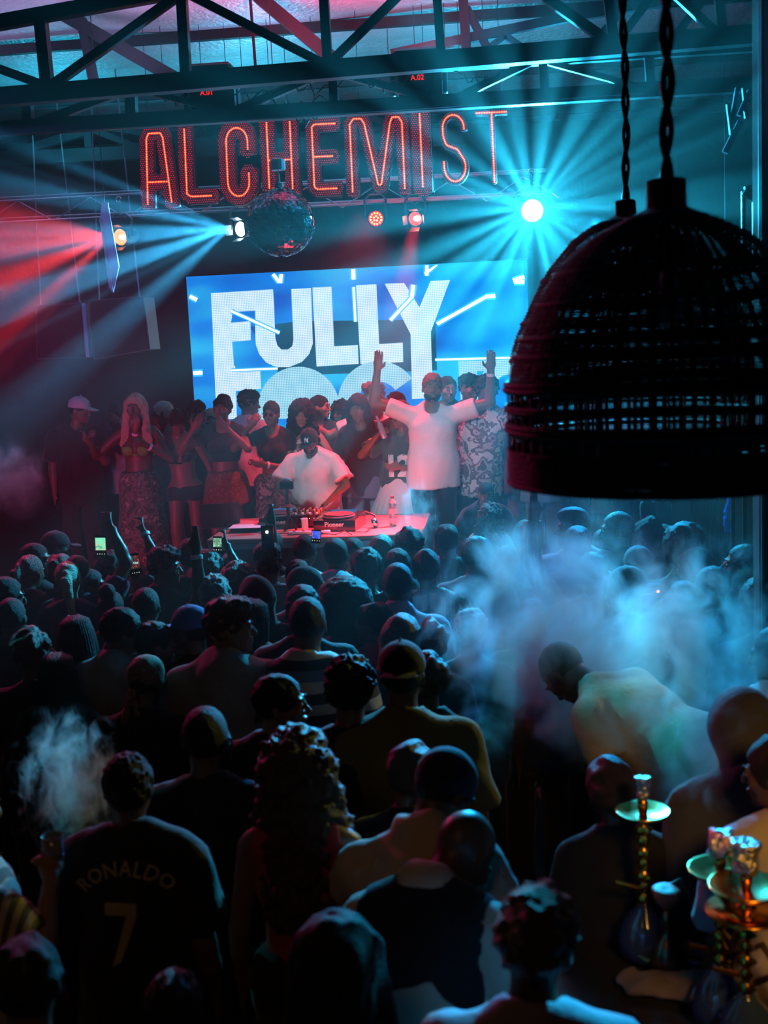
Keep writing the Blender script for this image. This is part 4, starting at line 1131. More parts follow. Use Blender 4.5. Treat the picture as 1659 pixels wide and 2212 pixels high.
HAIRM = {'sheen': mat('hair_sheen', (.045, .04, .038), .5, bump=.6, bscale=170, spec=.6, sheen=1.0), 'black': mat('hair_black', (.009, .008, .009), .62, bump=.6, bscale=170, spec=.3), 'brown': mat('hair_brown', (.05, .026, .015), .5, bump=.6, bscale=170), 'blond': mat('hair_blond', (.50, .33, .22), .5, bump=.7, bscale=120),  # sheen: lighter copy of black hair for heads with lit rims
         'bleach': mat('hair_bleached', (.62, .58, .52), .6, bump=.7, bscale=150), 'auburn': mat('hair_auburn', (.10, .03, .02), .5, bump=.6, bscale=150)}
def cloth(name, c, rough=.85, var=.12): return mat('cloth_' + name, c, rough, bump=.18, bscale=45, var=var, vscale=7, spec=.25, sheen=.15)
CL = dict(black=cloth('black', (.014, .014, .017)), navy=cloth('navy', (.015, .02, .05)), white=cloth('white', (.62, .62, .63)), grey=cloth('grey', (.22, .22, .24)), cream=cloth('cream', (.50, .44, .36)),
          green=cloth('bottle_green', (.02, .07, .05)), olive=cloth('olive', (.13, .12, .05)), denim=cloth('light_denim', (.22, .26, .36)), bluegrey=cloth('blue_grey', (.10, .13, .20)), lilac=cloth('pale_lilac', (.42, .36, .45)),
          red=cloth('red', (.30, .03, .04)), lime=cloth('lime', (.16, .42, .06)), brown=cloth('brown', (.10, .05, .03)), blue=cloth('blue', (.04, .10, .35)), darkgrey=cloth('dark_grey', (.06, .06, .07)), paleblue=cloth('pale_blue', (.35, .45, .6)),
          camo=pattern_mat('camouflage', [(.07, .05, .05), (.20, .14, .12), (.04, .035, .035), (.30, .24, .22)], 'blotch', 11), leopard=pattern_mat('leopard', [(.03, .02, .015), (.22, .13, .07), (.12, .06, .03)], 'spots', 34),
          marble=pattern_mat('marbled_print', [(.55, .5, .52), (.12, .11, .12), (.40, .36, .38), (.08, .08, .09)], 'blotch', 10), paisley=pattern_mat('dark_print', [(.03, .02, .02), (.14, .09, .08), (.05, .03, .03), (.26, .20, .18)], 'blotch', 14),
          plaid=pattern_mat('plaid', [(.28, .20, .15), (.03, .02, .02)], 'plaid', 9), zebra=pattern_mat('zebra_print', [(.5, .4, .4), (.05, .03, .03), (.3, .2, .2)], 'blotch', 22))
def make_person(label, key, rig, loc, rz=0, H=1.75, skin=0, hair='short', haircol='black', hseed=0, top=('tee', 'white'), bottom=('trousers', 'black'), shoes='white', detail=1, facing=True, hat=None, hatcol='black', group=None, beard=False, extra_scale=(1, 1), hdetail=None):
    hdetail = detail if hdetail is None else hdetail
    root = empty('person', loc, math.radians(rz)); s = H / 1.765; root.scale = (s * extra_scale[0], s * extra_scale[0], s)
    tag(root, label, 'person', group)
    put('body', body_mesh(key, rig, detail), root, SKINS[skin])
    T = Matrix.Translation(Vector(rig.hc)) @ rig.HM.to_4x4()
    def onhead(name, me, m=None):
        o = put(name, me, root, m); o.matrix_basis = T; return o
    if hair == 'braids': onhead('braids', braids_mesh(hseed), HAIRM[haircol]); onhead('hair', hair_mesh('short', 0, hdetail), HAIRM[haircol])
    elif hair and hair != 'bald': onhead('hair', hair_mesh(hair, hseed, hdetail), HAIRM[haircol])
    if hat: h = hair_mesh(hat, 0, hdetail); onhead(h.name.split('.')[0], h, CL[hatcol])
    if facing:
        for g in (1, -1): onhead('eye', eyes_mesh(g)); onhead('eyebrow', brows_mesh(g), HAIRM['black'])
    if beard: onhead('beard', beard_mesh(), HAIRM['black'])
    if top:
        kinds = top if isinstance(top[0], tuple) else (top,)
        for tk, tc in kinds: me = top_mesh(key, rig, tk, detail); put(me.name.split('.')[0], me, root, CL[tc])
    if bottom:
        kinds = bottom if isinstance(bottom[0], tuple) else (bottom,)
        for bk, bc in kinds: me = bottom_mesh(key, rig, bk, detail); put(me.name.split('.')[0], me, root, CL[bc])
    if shoes: put('shoes', shoe_mesh(key, rig), root, CL[shoes])
    return root
def beard_mesh():
    if 'beard' in _cache: return _cache['beard']
    f = Field(V(-.12, -.15, -.15), V(.12, .08, .02), .007)
    f.ell(V(0, -.050, -.080), I3, (.050, .046, .038), .02); f.ell(V(0, -.03, -.06), I3, (.068, .055, .045), .02)
    f.ell(V(0, -.10, -.040), I3, (.030, .04, .026), .006, 's'); f.plane(V(0, 0, -.038), V(0, 0, 1), .01)
    f.noise(.002, 150, 1, 5); _cache['beard'] = m = f.mesh('beard'); return m
# ------------------------------------------------------------------ placing people by where their head top shows
def headtop(r, g=.118): return r.hc + r.hu * g
def cast(label, key, rig, px, py, Y=None, H=None, ground=0.0, rz=0, g=.122, **kw):
    ht = headtop(rig, g)
    if Y is not None:
        p = at_y(px, py, Y); s = (p.z - ground) / float(ht[2]); Hh = s * 1.765
    else:
        Hh = H or 1.72; s = Hh / 1.765; p = at_z(px, py, ground + s * float(ht[2]))
    a = math.radians(rz); lx, ly = float(ht[0]) * s, float(ht[1]) * s
    if Y is None and ground == 0.0 and p.y < 3.6:
        return cast(label, key, rig, px, py, H=Hh - .16, ground=.20, rz=rz, g=g, **kw)
    x = p.x - (lx * math.cos(a) - ly * math.sin(a)); y = p.y - (lx * math.sin(a) + ly * math.cos(a))
    o = make_person(label, key, rig, (x, y, ground), rz, Hh, **kw); PEOPLE[label] = (o, rig); return o
PEOPLE = {}
G = STAGE_Z
st = dict(ground=G, detail=2)
A = lambda w_, p=(.6, -.2, -1), n=(0, -1, 0), c=.5: (w_, p, n, c)
# front row on the stage, left to right
cast('man in white cap with red brim at far left of the stage', 's1', Rig(armL='chest', armR='hang', head=(60, 10, 0), torso=(30, 0, 0)), 174, 858, Y=11.5, skin=1, hair='short', hat='cap', hatcol='white', top=('loose', 'black'), bottom=('trousers', 'black'), **st)
cast('dark haired man in black behind the blond woman at left', 's2', Rig(head=(-10, 5, 0)), 245, 872, Y=11.9, skin=0, hair='crop', top=('tee', 'grey'), bottom=('trousers', 'black'), **st)
cast('woman with long blond hair, green bikini top and long printed skirt', 's3', Rig(fem=True, torso=(0, 0, 2), armL=A((-.02, .48, -.14), (1, .1, -1), (-1, 0, 0), .9), armR=A((.34, .44, -.06), (1, .0, -1), (-1, 0, 0), .9)), 291, 849, Y=11.1, g=.13, skin=0, hair='long', haircol='blond', top=('bikini', 'lime'), bottom=('maxi', 'paisley'), shoes='black', **st)
cast('person with bleached cropped hair, arm raised, in pale tee at left', 's4', Rig(head=(-50, 0, 0), armR=A((.2, .2, .42), (1, .1, -.6), (0, 1, 0), .6)), 349, 866, Y=11.8, rz=-30, skin=0, hair='crop', haircol='bleach', top=('loose', 'grey'), bottom=('trousers', 'navy'), **st)
cast('woman with short curly dark hair in dark bikini top and shorts looking down', 's5', Rig(fem=True, torso=(4, 2, -4), head=(15, 30, 8), armR=A((.38, .20, .30), (1, -.2, -1), (0, -1, 0), .5), armL=A((.22, .10, -.93), (.5, -1, 0), (-1, 0, 0), .4)), 388, 884, Y=11.0, g=.15, skin=1, hair='tousled', top=('bikini', 'black'), bottom=('shorts_low', 'black'), shoes='black', **st)
cast('man with tousled dark hair looking to the right behind the left dancers', 's6', Rig(head=(70, 0, 0)), 424, 866, Y=12.0, skin=1, hair='tousled', hseed=3, top=('tee', 'black'), bottom=('trousers', 'black'), **st)
cast('short person with lit pale headscarf between two dancers at left', 's6b', Rig(fem=True, head=(-20, 0, 0)), 456, 882, Y=12.3, skin=1, hair='short', hat='bandana', hatcol='cream', top=('tee', 'black'), bottom=('trousers', 'black'), **st)
cast('woman in black top and leopard skirt with both hands raised to her mouth', 's7', Rig(fem=True, torso=(0, 0, 0), head=(-5, 4, 6), armL=A((-.14, .40, .10), (1, .1, -1), (0, -1, .3), .5), armR=A((.10, .42, .12), (1, .1, -1), (0, -1, .3), .35)), 481, 853, Y=11.1, skin=1, hair='waves', hseed=2, top=('crop', 'black'), bottom=('mini', 'leopard'), shoes='black', **st)
cast('man in white tee seen from behind before the left end of the screen', 's8', Rig(head=(-45, 5, 0)), 538, 846, Y=12.0, rz=165, skin=2, hair='curly_top', hseed=5, top=('tee', 'white'), bottom=('trousers', 'black'), facing=False, **st)
cast('woman in black cropped shirt and camouflage trousers, one hand at her chin', 's9', Rig(fem=True, head=(-5, 4, 3), armR=A((.02, .36, .22), (.8, .1, -1), (0, -1, 0), .6), armL=A((-.40, .36, -.42), (.6, -.2, -1), (0, -1, 0), .4)), 585, 866, Y=11.2, skin=1, hair='pulled', top=('crop', 'black'), bottom=('cargo', 'camo'), shoes='black', **st)
cast('woman with very long curly hair and zebra print top under red light', 's10', Rig(fem=True, head=(4, 4, 3), armL=A((-.05, .45, -.5), (1, -.2, -.6), (0, -1, 0), .4)), 652, 862, Y=11.3, g=.155, skin=2, hair='big_curly', hseed=4, top=('tank', 'zebra'), bottom=('trousers', 'black'), **st)
cast('woman in profile with swept back hair and hairband before the screen', 's11', Rig(fem=True, head=(75, 0, 0)), 690, 853, Y=11.9, skin=2, hair='pulled', top=('tee', 'black'), bottom=('trousers', 'black'), **st)
cast('disc jockey in black cap and white tee behind the decks looking down', 'dj', Rig(torso=(0, 14, 0), head=(-4, 20, 0), armL='dj', armR=A((-.05, .66, -.48), (1, -.3, -.2), (0, 0, -1), .5), bulk=1.22, shoulder=1.12), 664, 930, Y=10.35, skin=1, hair='short', hat='cap', hatcol='black', top=('loose', 'white'), bottom=('trousers', 'black'), beard=True, **st)
cast('woman in black tee, blue wrap and pale jeans with a hand on her head', 's13', Rig(fem=True, torso=(0, 0, -2), head=(-8, 10, -4), armL=A((.14, .18, .48), (1, .3, .2), (0, .3, -1), .3), armR=A((.20, .02, -.95), (.5, -1, 0), (-1, 0, 0), .4)), 768, 853, Y=10.9, skin=1, hair='long', top=('tee', 'black'), bottom=(('jeans', 'denim'), ('wrap', 'bluegrey')), **st)
cast('tall man with red lit curly hair in white tee behind the woman in jeans', 's14', Rig(head=(-60, 0, 0), armR=A((.85, .15, .05), (.2, -.5, -1), (0, 0, -1), .3)), 806, 829, Y=11.6, skin=2, hair='curly_top', haircol='auburn', top=('tee', 'white'), bottom=('trousers', 'black'), **st)
cast('woman in green number twelve jersey and white pleated skirt holding a drink', 's15', Rig(fem=True, torso=(-8, 0, 3), head=(-25, 6, 0), armR=A((.05, .42, .08), (1, .1, -1), (-1, 0, 0), 1.1), armL=A((-.25, .40, -.42), (1, -.2, -.6), (0, -1, 0), .8)), 862, 868, Y=10.8, skin=1, hair='long', haircol='auburn', hseed=2, top=('jersey', 'green'), bottom=('pleat', 'white'), **st)
cast('man with glasses looking left behind the woman in the green jersey', 's16', Rig(head=(-70, 0, 0)), 852, 846, Y=12.1, skin=1, hair='crop', hseed=3, top=('tee', 'black'), bottom=('trousers', 'black'), **st)
cast('tall bearded man in white tee and black trousers with both arms raised', 's17', Rig(torso=(0, 0, 1), head=(8, -2, 4), armL=A((.52, .15, .62), (1, -.1, -.7), (0, 1, 0), .15), armR=A((.42, .12, .66), (1, -.1, -.7), (.2, 1, 0), .25), bulk=1.08), 935, 805, Y=10.7, skin=1, hair='crop', haircol='auburn', top=('tee', 'white'), bottom=('trousers', 'black'), beard=True, **st)
cast('man half hidden right behind the tall man with raised arms', 's18', Rig(head=(20, 0, 0)), 966, 812, Y=11.8, skin=1, hair='crop', hseed=6, top=('loose', 'navy'), bottom=('trousers', 'black'), **st)
cast('man with loose curls in black at the right end of the screen', 's19', Rig(head=(40, 0, 0)), 1012, 812, Y=12.0, skin=1, hair='curly_top', hseed=7, top=('long', 'black'), bottom=('trousers', 'grey'), **st)
cast('person in black and white marbled shirt pointing up towards the right', 's20', Rig(torso=(-20, 4, 10), head=(40, -10, 10), armL=A((.62, .25, .62), (.5, -.4, -1), (0, -1, 0), .8)), 1056, 812, Y=10.9, skin=0, hair='sponge', hseed=2, top=('loose', 'marble'), bottom=('trousers', 'black'), **st)
cast('long haired woman peeking out behind the woman in jeans', 's21', Rig(fem=True, head=(-30, 0, 0)), 735, 868, Y=12.2, skin=1, hair='long_curly', hseed=2, top=('tee', 'black'), bottom=('trousers', 'black'), **st)
# right of the stage, seen through and under the wicker lamps
for i, (lab, px, py, Y, key, rk, kw) in enumerate([
    ('man in grey tee seen through the left edge of the wicker lamp', 1128, 842, 11.4, 'r1', dict(head=(-30, 0, 0), armL='up_fist'), dict(top=('loose', 'green'), hair='crop', bottom=('trousers', 'darkgrey'))),
    ('man in white tee behind the weave of the wicker lamp', 1168, 855, 11.0, 'r2', dict(head=(-20, 0, 0)), dict(top=('loose', 'white'), hair='afro', bottom=('trousers', 'cream'))),
    ('man in dark top and pale trousers with phone under the lamp', 1220, 862, 11.2, 'r3', dict(head=(-50, 0, 0), armR='up'), dict(top=('tee', 'black'), hair='short', bottom=('bermuda', 'grey'))),
    ('man in bucket hat clapping behind the wicker lamp', 1262, 850, 11.6, 'r4', dict(head=(-30, 5, 0), armR='chest', armL='chest'), dict(top=('tee', 'brown'), hair='short', hat='bucket', hatcol='paleblue', bottom=('trousers', 'black'))),
    ('person in khaki shorts bending beside the striped shirt under the lamp', 1305, 850, 11.0, 'r5', dict(torso=(-30, 12, 0), armR='hips'), dict(top=('loose', 'paleblue'), hair='crop', bottom=('bermuda', 'cream'))),
    ('man in finely striped white shirt seen through the wicker lamp', 1368, 845, 10.9, 'r6', dict(torso=(10, 0, 0), head=(-20, 0, 0)), dict(top=('loose', 'finestripe'), hair='short', bottom=('trousers', 'black'))),
    ('man in cap holding up a small camera behind the lamps', 1412, 860, 11.3, 'r7', dict(armL='mouth', armR='mouth'), dict(top=('long', 'darkgrey'), hair='short', hat='cap', hatcol='blue', bottom=('trousers', 'black'))),
    ('tall dark figure with a pass on a lanyard at the right of the stage', 1488, 850, 10.9, 'r8', dict(head=(-30, 0, 0)), dict(top=('open', 'black'), hair='short', bottom=('trousers', 'black'))),
    ('dark figure at the right edge behind the second lamp', 1545, 870, 11.2, 'r9', dict(head=(-40, 0, 0)), dict(top=('long', 'black'), hair='crop', bottom=('trousers', 'black')))]):
    CL.setdefault('finestripe', pattern_mat('fine_stripes', [(.62, .6, .62), (.60, .58, .6), (.25, .22, .25)], 'stripes', 28))
    cast(lab, key, Rig(**rk), px, py, Y=Y, ground=G, detail=0, skin=1 - i % 2, **kw)

# ------------------------------------------------------------------ the crowd on the floor, mostly seen from behind
RIGS = {
    'b0': Rig(), 'b1': Rig(head=(14, 6, 3)), 'b2': Rig(head=(-14, 4, -4), bulk=1.05), 'b3': Rig(bulk=1.15, shoulder=1.08, head=(0, 3, 0)),
    'bR': Rig(head=(-55, 6, 0), torso=(-10, 0, 0)), 'bL': Rig(head=(55, 6, 0), torso=(10, 0, 0)), 'bRR': Rig(head=(-80, 0, 0), torso=(-12, 0, 0)), 'bLL': Rig(head=(80, 0, 0), torso=(12, 0, 0)),
    'bD': Rig(head=(6, 24, 0), torso=(0, 8, 0)),
    'f0': Rig(fem=True), 'f1': Rig(fem=True, head=(16, 4, 5)), 'f2': Rig(fem=True, head=(-18, 4, -5)), 'fLL': Rig(fem=True, head=(75, 0, 0)), 'fRR': Rig(fem=True, head=(-75, 0, 0)),
    'pR': Rig(armR='phone_high'), 'pL': Rig(armL='phone_high'), 'aR': Rig(armR='up', head=(0, -5, 0)), 'aL': Rig(armL='up', head=(0, -5, 0)), 'p2': Rig(armR='phone', armL='phone'),
}
def crowd(label, px, py, key, hair, top, H=1.72, ground=0.0, hc='black', rz=180, skin=0, bottom=('trousers', 'black'), seed=0, **kw):
    det = 0 if py < 1340 else (1 if py < 1560 else 2)
    g = {'big_afro': .20, 'afro': .155, 'bald': .112, 'tousled': .135, 'big_curly': .155, 'long_curly': .14, 'sponge': .14, 'curly_top': .14}.get(hair, .122)
    if kw.get('hat'): g = .132
    kw.setdefault('facing', key[-1] in 'RL' and key not in ('pR', 'pL', 'aR', 'aL') or rz < 90)
    return cast(label, key + str(min(det, 1)), RIGS[key], px, py, H=H, ground=ground, rz=rz, g=g, detail=min(det, 1), hdetail=det, hair=hair, haircol=hc, top=top, bottom=bottom, skin=skin, hseed=seed, **kw)
K = crowd
# nearest the decks
K('red rimmed shaved head lit by a phone flash at the left end of the table', 586, 1146, 'b0', 'short', ('tee', 'black'))
K('man with curly top and shaved nape below the left end of the table', 575, 1172, 'b1', 'curly_top', ('tee', 'grey'), seed=4, H=1.74, skin=1)
K('man with shaved blue lit head below the video camera', 661, 1153, 'b2', 'short', ('tee', 'cream'), H=1.70)
K('man with long neck and shaved head below the right deck', 723, 1160, 'b0', 'short', ('hoodie', 'lilac'), H=1.74)
K('woman facing the camera between two heads below the decks', 762, 1162, 'f0', 'pulled', ('tank', 'cream'), rz=15, H=1.64, skin=2)
K('person with small round afro in front of the table', 790, 1182, 'b0', 'sponge', ('tank', 'black'), seed=3, H=1.72)
K('man with dark reddish head left of the spiky haired man', 826, 1152, 'b2', 'short', ('tee', 'black'), hc='auburn', H=1.72)
K('man in sunglasses with spiky hair looking away from the stage', 880, 1142, 'bRR', 'tousled', ('tee', 'black'), rz=60, seed=8, H=1.72, skin=2)
K('man with neat rounded hair behind the polo collar man', 858, 1184, 'b3', 'crop', ('tee', 'grey'), seed=3)
K('man with long shaved head and pale polo collar in the middle', 858, 1214, 'b0', 'short', ('polo', 'lilac'), H=1.78)
K('person with red rimmed hair just right of the table corner', 962, 1132, 'f1', 'waves', ('tee', 'black'), seed=5, H=1.68)
K('man in checked jacket right of the table corner', 917, 1186, 'b1', 'waves', ('long', 'plaid'), seed=3)
K('tall man with greenish lit hair before the smoke', 1036, 1158, 'bR', 'crop', ('tee', 'darkgrey'), seed=5, H=1.76)
K('dark head at the edge of the cyan smoke', 1092, 1178, 'b0', 'crop', ('tee', 'black'), seed=6, H=1.66)
K('man in black cap with small print and brim to the right', 662, 1222, 'bR', 'short', ('tee', 'darkgrey'), hat='cap', H=1.70)
K('man with short hair just left of the black cap', 640, 1208, 'b1', 'crop', ('tee', 'grey'), seed=7, H=1.66)
K('person with a very large round afro in the middle of the crowd', 742, 1246, 'f0', 'big_afro', ('tee', 'black'), H=1.64, seed=2)
K('woman with hair swept up in waves right of the large afro', 803, 1302, 'fLL', 'waves', ('tee', 'red'), H=1.62, seed=6)
K('woman with straight shoulder length hair behind the backwards cap', 872, 1328, 'f2', 'long', ('tee', 'black'), H=1.66, hc='brown')
K('person with curls rimmed in yellow light at the edge of the smoke', 934, 1336, 'f2', 'tousled', ('tee', 'black'), H=1.62, hc='brown', seed=9)
K('dark head with bright spiky crown before the smoke', 1020, 1312, 'b2', 'sponge', ('tee', 'black'), seed=12, H=1.60, hc='sheen')
K('man in broad striped shirt with long shaved head', 662, 1287, 'b3', 'short', ('loose', 'bandstripe') if 'bandstripe' in CL or CL.setdefault('bandstripe', pattern_mat('band_stripes', [(.02, .02, .03), (.5, .47, .42), (.10, .16, .28), (.02, .02, .03), (.45, .42, .40)], 'stripes', 4.6)) else None, H=1.83, skin=0)
K('person directly behind the striped shirt man, head only', 652, 1262, 'b0', 'crop', ('tee', 'black'), seed=2, H=1.80)
K('tall young man with high flat hair in pale hooded sweatshirt', 492, 1290, 'bRR', 'curly_top', ('hoodie', 'grey'), hc='brown', skin=2, H=1.82, seed=11, rz=195)
K('man in blue lit cap left of the pale hooded sweatshirt', 404, 1306, 'bL', 'short', ('tee', 'black'), hat='cap', hatcol='blue', H=1.72)  # blue light on the cap is put into its cloth colour
K('person with cyan lit curly crop left of centre', 461, 1240, 'b0', 'sponge', ('tee', 'black'), seed=14, H=1.70, hc='sheen')
K('woman with wide dark reddish hair below the laptop', 512, 1214, 'f0', 'big_curly', ('tee', 'black'), hc='auburn', seed=3, H=1.62)
K('person in dark hood left of centre', 549, 1246, 'b1', 'short', ('tee', 'black'), hat='hood', H=1.66)
K('woman with thin braids lit at the crown beside the hooded sweatshirt', 550, 1292, 'f2', 'braids', ('tee', 'red'), H=1.64)
K('woman with smooth blond ponytail at left', 141, 1212, 'f1', 'ponytail', ('long', 'navy'), hc='blond', H=1.70, skin=2)
K('person with pinkish hair just behind the blond ponytail', 128, 1196, 'f0', 'waves', ('tee', 'black'), hc='auburn', H=1.70)
K('man in profile with pale lit forehead at upper left', 74, 1172, 'bRR', 'short', ('tee', 'black'), H=1.74)
K('dark man in cap with headphones near the left wall', 122, 1146, 'bR', 'short', ('tee', 'black'), hat='cap', H=1.70)
K('woman with orange rimmed hair at the left edge', 66, 1198, 'f2', 'pulled', ('tee', 'black'), hc='auburn', H=1.70)
K('person at far left whose cheek catches violet light', 14, 1246, 'bR', 'crop', ('tee', 'black'), H=1.72, seed=4)
K('man filming on a bright phone, arm raised at left', 238, 1196, 'pR', 'short', ('tee', 'navy'), H=1.72)
K('woman with red rimmed face right of the blond ponytail', 192, 1228, 'fRR', 'pulled', ('tee', 'black'), H=1.62, skin=1)
K('man filming on a second dark phone, arm raised at left', 262, 1190, 'pR', 'afro', ('tee', 'darkgrey'), H=1.64, seed=3)
K('short haired man at left with rim lit ear and grey hooded top', 266, 1312, 'bR', 'crop', ('hoodie', 'grey'), H=1.74, seed=8)
K('person with fine braids at lower left of the phones', 158, 1328, 'f1', 'braids', ('tee', 'black'), H=1.68)
K('person in leopard print bandana beside the grey hooded top', 318, 1412, 'b2', 'short', ('tee', 'black'), hat='bandana', hatcol='leopard', H=1.62)
K('small dark head between the hooded tops', 337, 1342, 'bR', 'crop', ('tee', 'black'), H=1.66, seed=5)
K('person with reddish curls low at the left', 62, 1356, 'b1', 'tousled', ('tee', 'black'), H=1.68, hc='auburn', seed=4)
K('woman with long loose braids at the left, below the curls', 122, 1408, 'f0', 'braids', ('tee', 'black'), H=1.60)
K('dark head with a glint of violet left of the braids', 22, 1290, 'b0', 'short', ('tee', 'black'), H=1.66)
K('man in profile with lit red cheek in front of the stage at left', 352, 1180, 'bRR', 'curly_top', ('tee', 'black'), seed=9, H=1.72, skin=1)
K('man with rounded hair behind the raised arms at left', 407, 1162, 'b1', 'crop', ('tee', 'black'), seed=9, H=1.74)
K('person with red rimmed curls under the small phone', 448, 1186, 'b0', 'sponge', ('tee', 'black'), seed=5, H=1.68, hc='auburn')
K('person with bare raised arm in front of the laptop', 494, 1198, 'aR', 'waves', ('tank', 'black'), seed=8, H=1.62, skin=1)
K('person with both hands up holding a small phone at left', 452, 1228, 'pR', 'crop', ('tee', 'black'), seed=10, H=1.58)
K('person with smooth hair and red ear at left of the cyan curls', 425, 1215, 'f1', 'pulled', ('tee', 'black'), H=1.60)
K('man with raised forearm wearing a pale wristband at left', 312, 1268, 'aR', 'short', ('tee', 'black'), H=1.66)
K('person in round dark hair band below the second phone', 238, 1276, 'f0', 'bun', ('tee', 'black'), H=1.60)
# right half, beyond and around the smoke
K('man in light blue shirt with his back to us under the cyan haze', 1132, 1126, 'bD', 'crop', ('polo', 'paleblue'), seed=2, H=1.72)
K('bearded man with sharp fade looking left at right of centre', 1238, 1098, 'bLL', 'fade', ('loose', 'lilac'), H=1.84, skin=3, beard=True)
K('dark head just below the bearded man with the fade', 1246, 1136, 'b0', 'waves', ('tee', 'black'), seed=1, H=1.76)
K('man looking left with rim lit ear right of the plaid sleeve', 1332, 1104, 'bLL', 'short', ('tee', 'navy'), H=1.80, skin=1)
K('man whose plaid sleeved arm is raised into the haze', 1280, 1192, 'aL', 'crop', ('long', 'plaid'), seed=12, H=1.76)
K('woman with arm bent high and white wristband', 1302, 1142, 'aR', 'short', ('long', 'green'), H=1.66, skin=2)
K('woman with short dark hair facing the stage at right', 1402, 1116, 'f0', 'tousled', ('tee', 'black'), seed=13, H=1.74)
K('person with round hair in green haze at right', 1428, 1132, 'b1', 'crop', ('tee', 'darkgrey'), seed=13, H=1.68)
K('man in reversed cap left of the long haired woman', 1378, 1178, 'b0', 'short', ('tee', 'black'), hat='cap_back', H=1.70)
K('tall dark curly head at right behind the long haired woman', 1478, 1130, 'b3', 'afro', ('polo', 'olive'), seed=6, H=1.80)
K('long haired woman in pale blouse with her face turned left', 1500, 1186, 'fLL', 'long', ('long', 'cream'), hc='brown', skin=2, H=1.72)
RIGS['drL'] = Rig(head=(80, -8, 0), torso=(14, 0, 0), armL='drink')
K('man tipping a bottle to his mouth at the right edge', 1612, 1174, 'drL', 'short', ('tee', 'black'), H=1.80, skin=2)
K('man with short hair and lit neck below the bottle', 1532, 1222, 'bL', 'short', ('tee', 'black'), H=1.70, skin=1)
K('man in black baseball cap beside the orange ember', 1348, 1222, 'bL', 'short', ('tee', 'black'), hat='cap_back', H=1.72)
K('person in dark cap at the top of the blue smoke', 1280, 1208, 'b2', 'short', ('tee', 'navy'), hat='cap', H=1.62)
K('dark head at far right edge under the bottle drinker', 1650, 1248, 'b0', 'afro', ('tee', 'black'), seed=8, H=1.70)
K('woman with long hair falling into the green smoke', 1478, 1258, 'f0', 'long', ('tee', 'black'), H=1.66)
K('person half lost in the blue smoke near the middle', 1150, 1292, 'b0', 'crop', ('tee', 'navy'), seed=15, H=1.62)
K('dark man deep in the smoke right of centre', 1412, 1322, 'b3', 'short', ('tee', 'black'), H=1.56)
K('person in pinkish jacket cut by the right edge', 1668, 1352, 'bL', 'short', ('hoodie', 'lilac'), H=1.72)
# middle distance
K('man with rounded curls in black tee with faint chest print, centre', 752, 1414, 'b0', 'sponge', ('tee', 'black'), H=1.76, seed=21)
K('man looking right with a red lit mouth, left of centre', 602, 1456, 'bRR', 'crop', ('tee', 'black'), H=1.70, skin=1, seed=22)
K('broad man in backwards cap and dark olive tee', 866, 1382, 'b3', 'short', ('loose', 'olive'), hat='cap_back', H=1.82)
K('person with yellow lit curls just right of the backwards cap', 914, 1412, 'fLL', 'tousled', ('tee', 'black'), H=1.62, hc='brown', seed=2)
K('man in dark shirt with yellow collar band and red edged shoulder', 452, 1556, 'b3', 'crop', ('jersey', 'black'), H=1.64, seed=23)
K('dark rounded head just behind the yellow collar man', 440, 1524, 'b0', 'short', ('tee', 'black'), H=1.72)
K('man in dark football jersey with arched lettering and a large number', 273, 1626, 'b0', 'crop', ('jersey', 'black'), H=1.72, seed=24, bottom=('trousers', 'brown'))
K('woman with very long curls edged in yellow light, large in the middle', 638, 1572, 'f0', 'big_curly', ('tank', 'red'), H=1.74, seed=25, hc='brown', skin=1)
K('dark haired person right of the long yellow lit curls', 892, 1602, 'f2', 'waves', ('tee', 'black'), H=1.60, seed=26, hc='brown')
K('brown haired head between the smoke and the gold shisha', 1308, 1636, 'f1', 'waves', ('tee', 'black'), H=1.58, seed=27, hc='brown')
RIGS['bend'] = Rig(torso=(0, 58, 6), head=(0, 35, 0), armR='lap', armL='lap', bulk=1.1); RIGS['bendR'] = Rig(torso=(-40, 52, 0), head=(0, 15, 0), armR='lap', armL='lap')
K('man in white tee bending forward into the smoke, back lit amber', 1170, 1415, 'bend', 'short', ('tee', 'cream'), H=1.98, bottom=('jeans', 'navy'), rz=-130)
RIGS['polo'] = Rig(torso=(-15, 28, 10), head=(-25, 25, 0), armL=A((-.10, .42, .02), (1, .2, -.3), (0, -1, 0), .6), armR='lap', bulk=1.1)
K('stooping man with dark cap and cream polo, forearm across his chest', 992, 1626, 'polo', 'short', ('polo', 'cream'), H=1.67, ground=.20, rz=172, hat='beanie', hatcol='navy', bottom=('trousers', 'black'))
RIGS['waist'] = Rig(torso=(-12, 26, 5), head=(-20, 45, 0), armL=A((.1, .25, -.85), (.6, -.6, 0), (-1, 0, 0), .5), armR='lap')
K('bald man bowing his head in pale shirt and dark waistcoat', 1045, 1776, 'waist', 'bald', (('polo', 'cream'), ('vest', 'black')), H=1.645, ground=.20, rz=168, bottom=('trousers', 'black'))
K('head with tight cyan lit curls large at the bottom right', 1166, 1910, 'b2', 'sponge', ('tee', 'lilac'), H=1.74, seed=31, hc='sheen')
K('large dark head with smooth hair at the bottom centre', 722, 1976, 'f0', 'long', ('tee', 'black'), H=1.72, seed=32)
K('dark head edged in pale teal at the bottom left corner', 46, 2022, 'b1', 'waves', ('tee', 'black'), H=1.66, seed=33)
K('low dark head with faint glow at the bottom, right of the corner', 372, 2096, 'b0', 'crop', ('tee', 'brown'), H=1.50, seed=34)
RIGS['glass'] = Rig(head=(-75, 0, 0), torso=(-62, 0, 0), armR=A((.02, .42, .05), (1, .1, -1), (-1, 0, 0), 1.0))
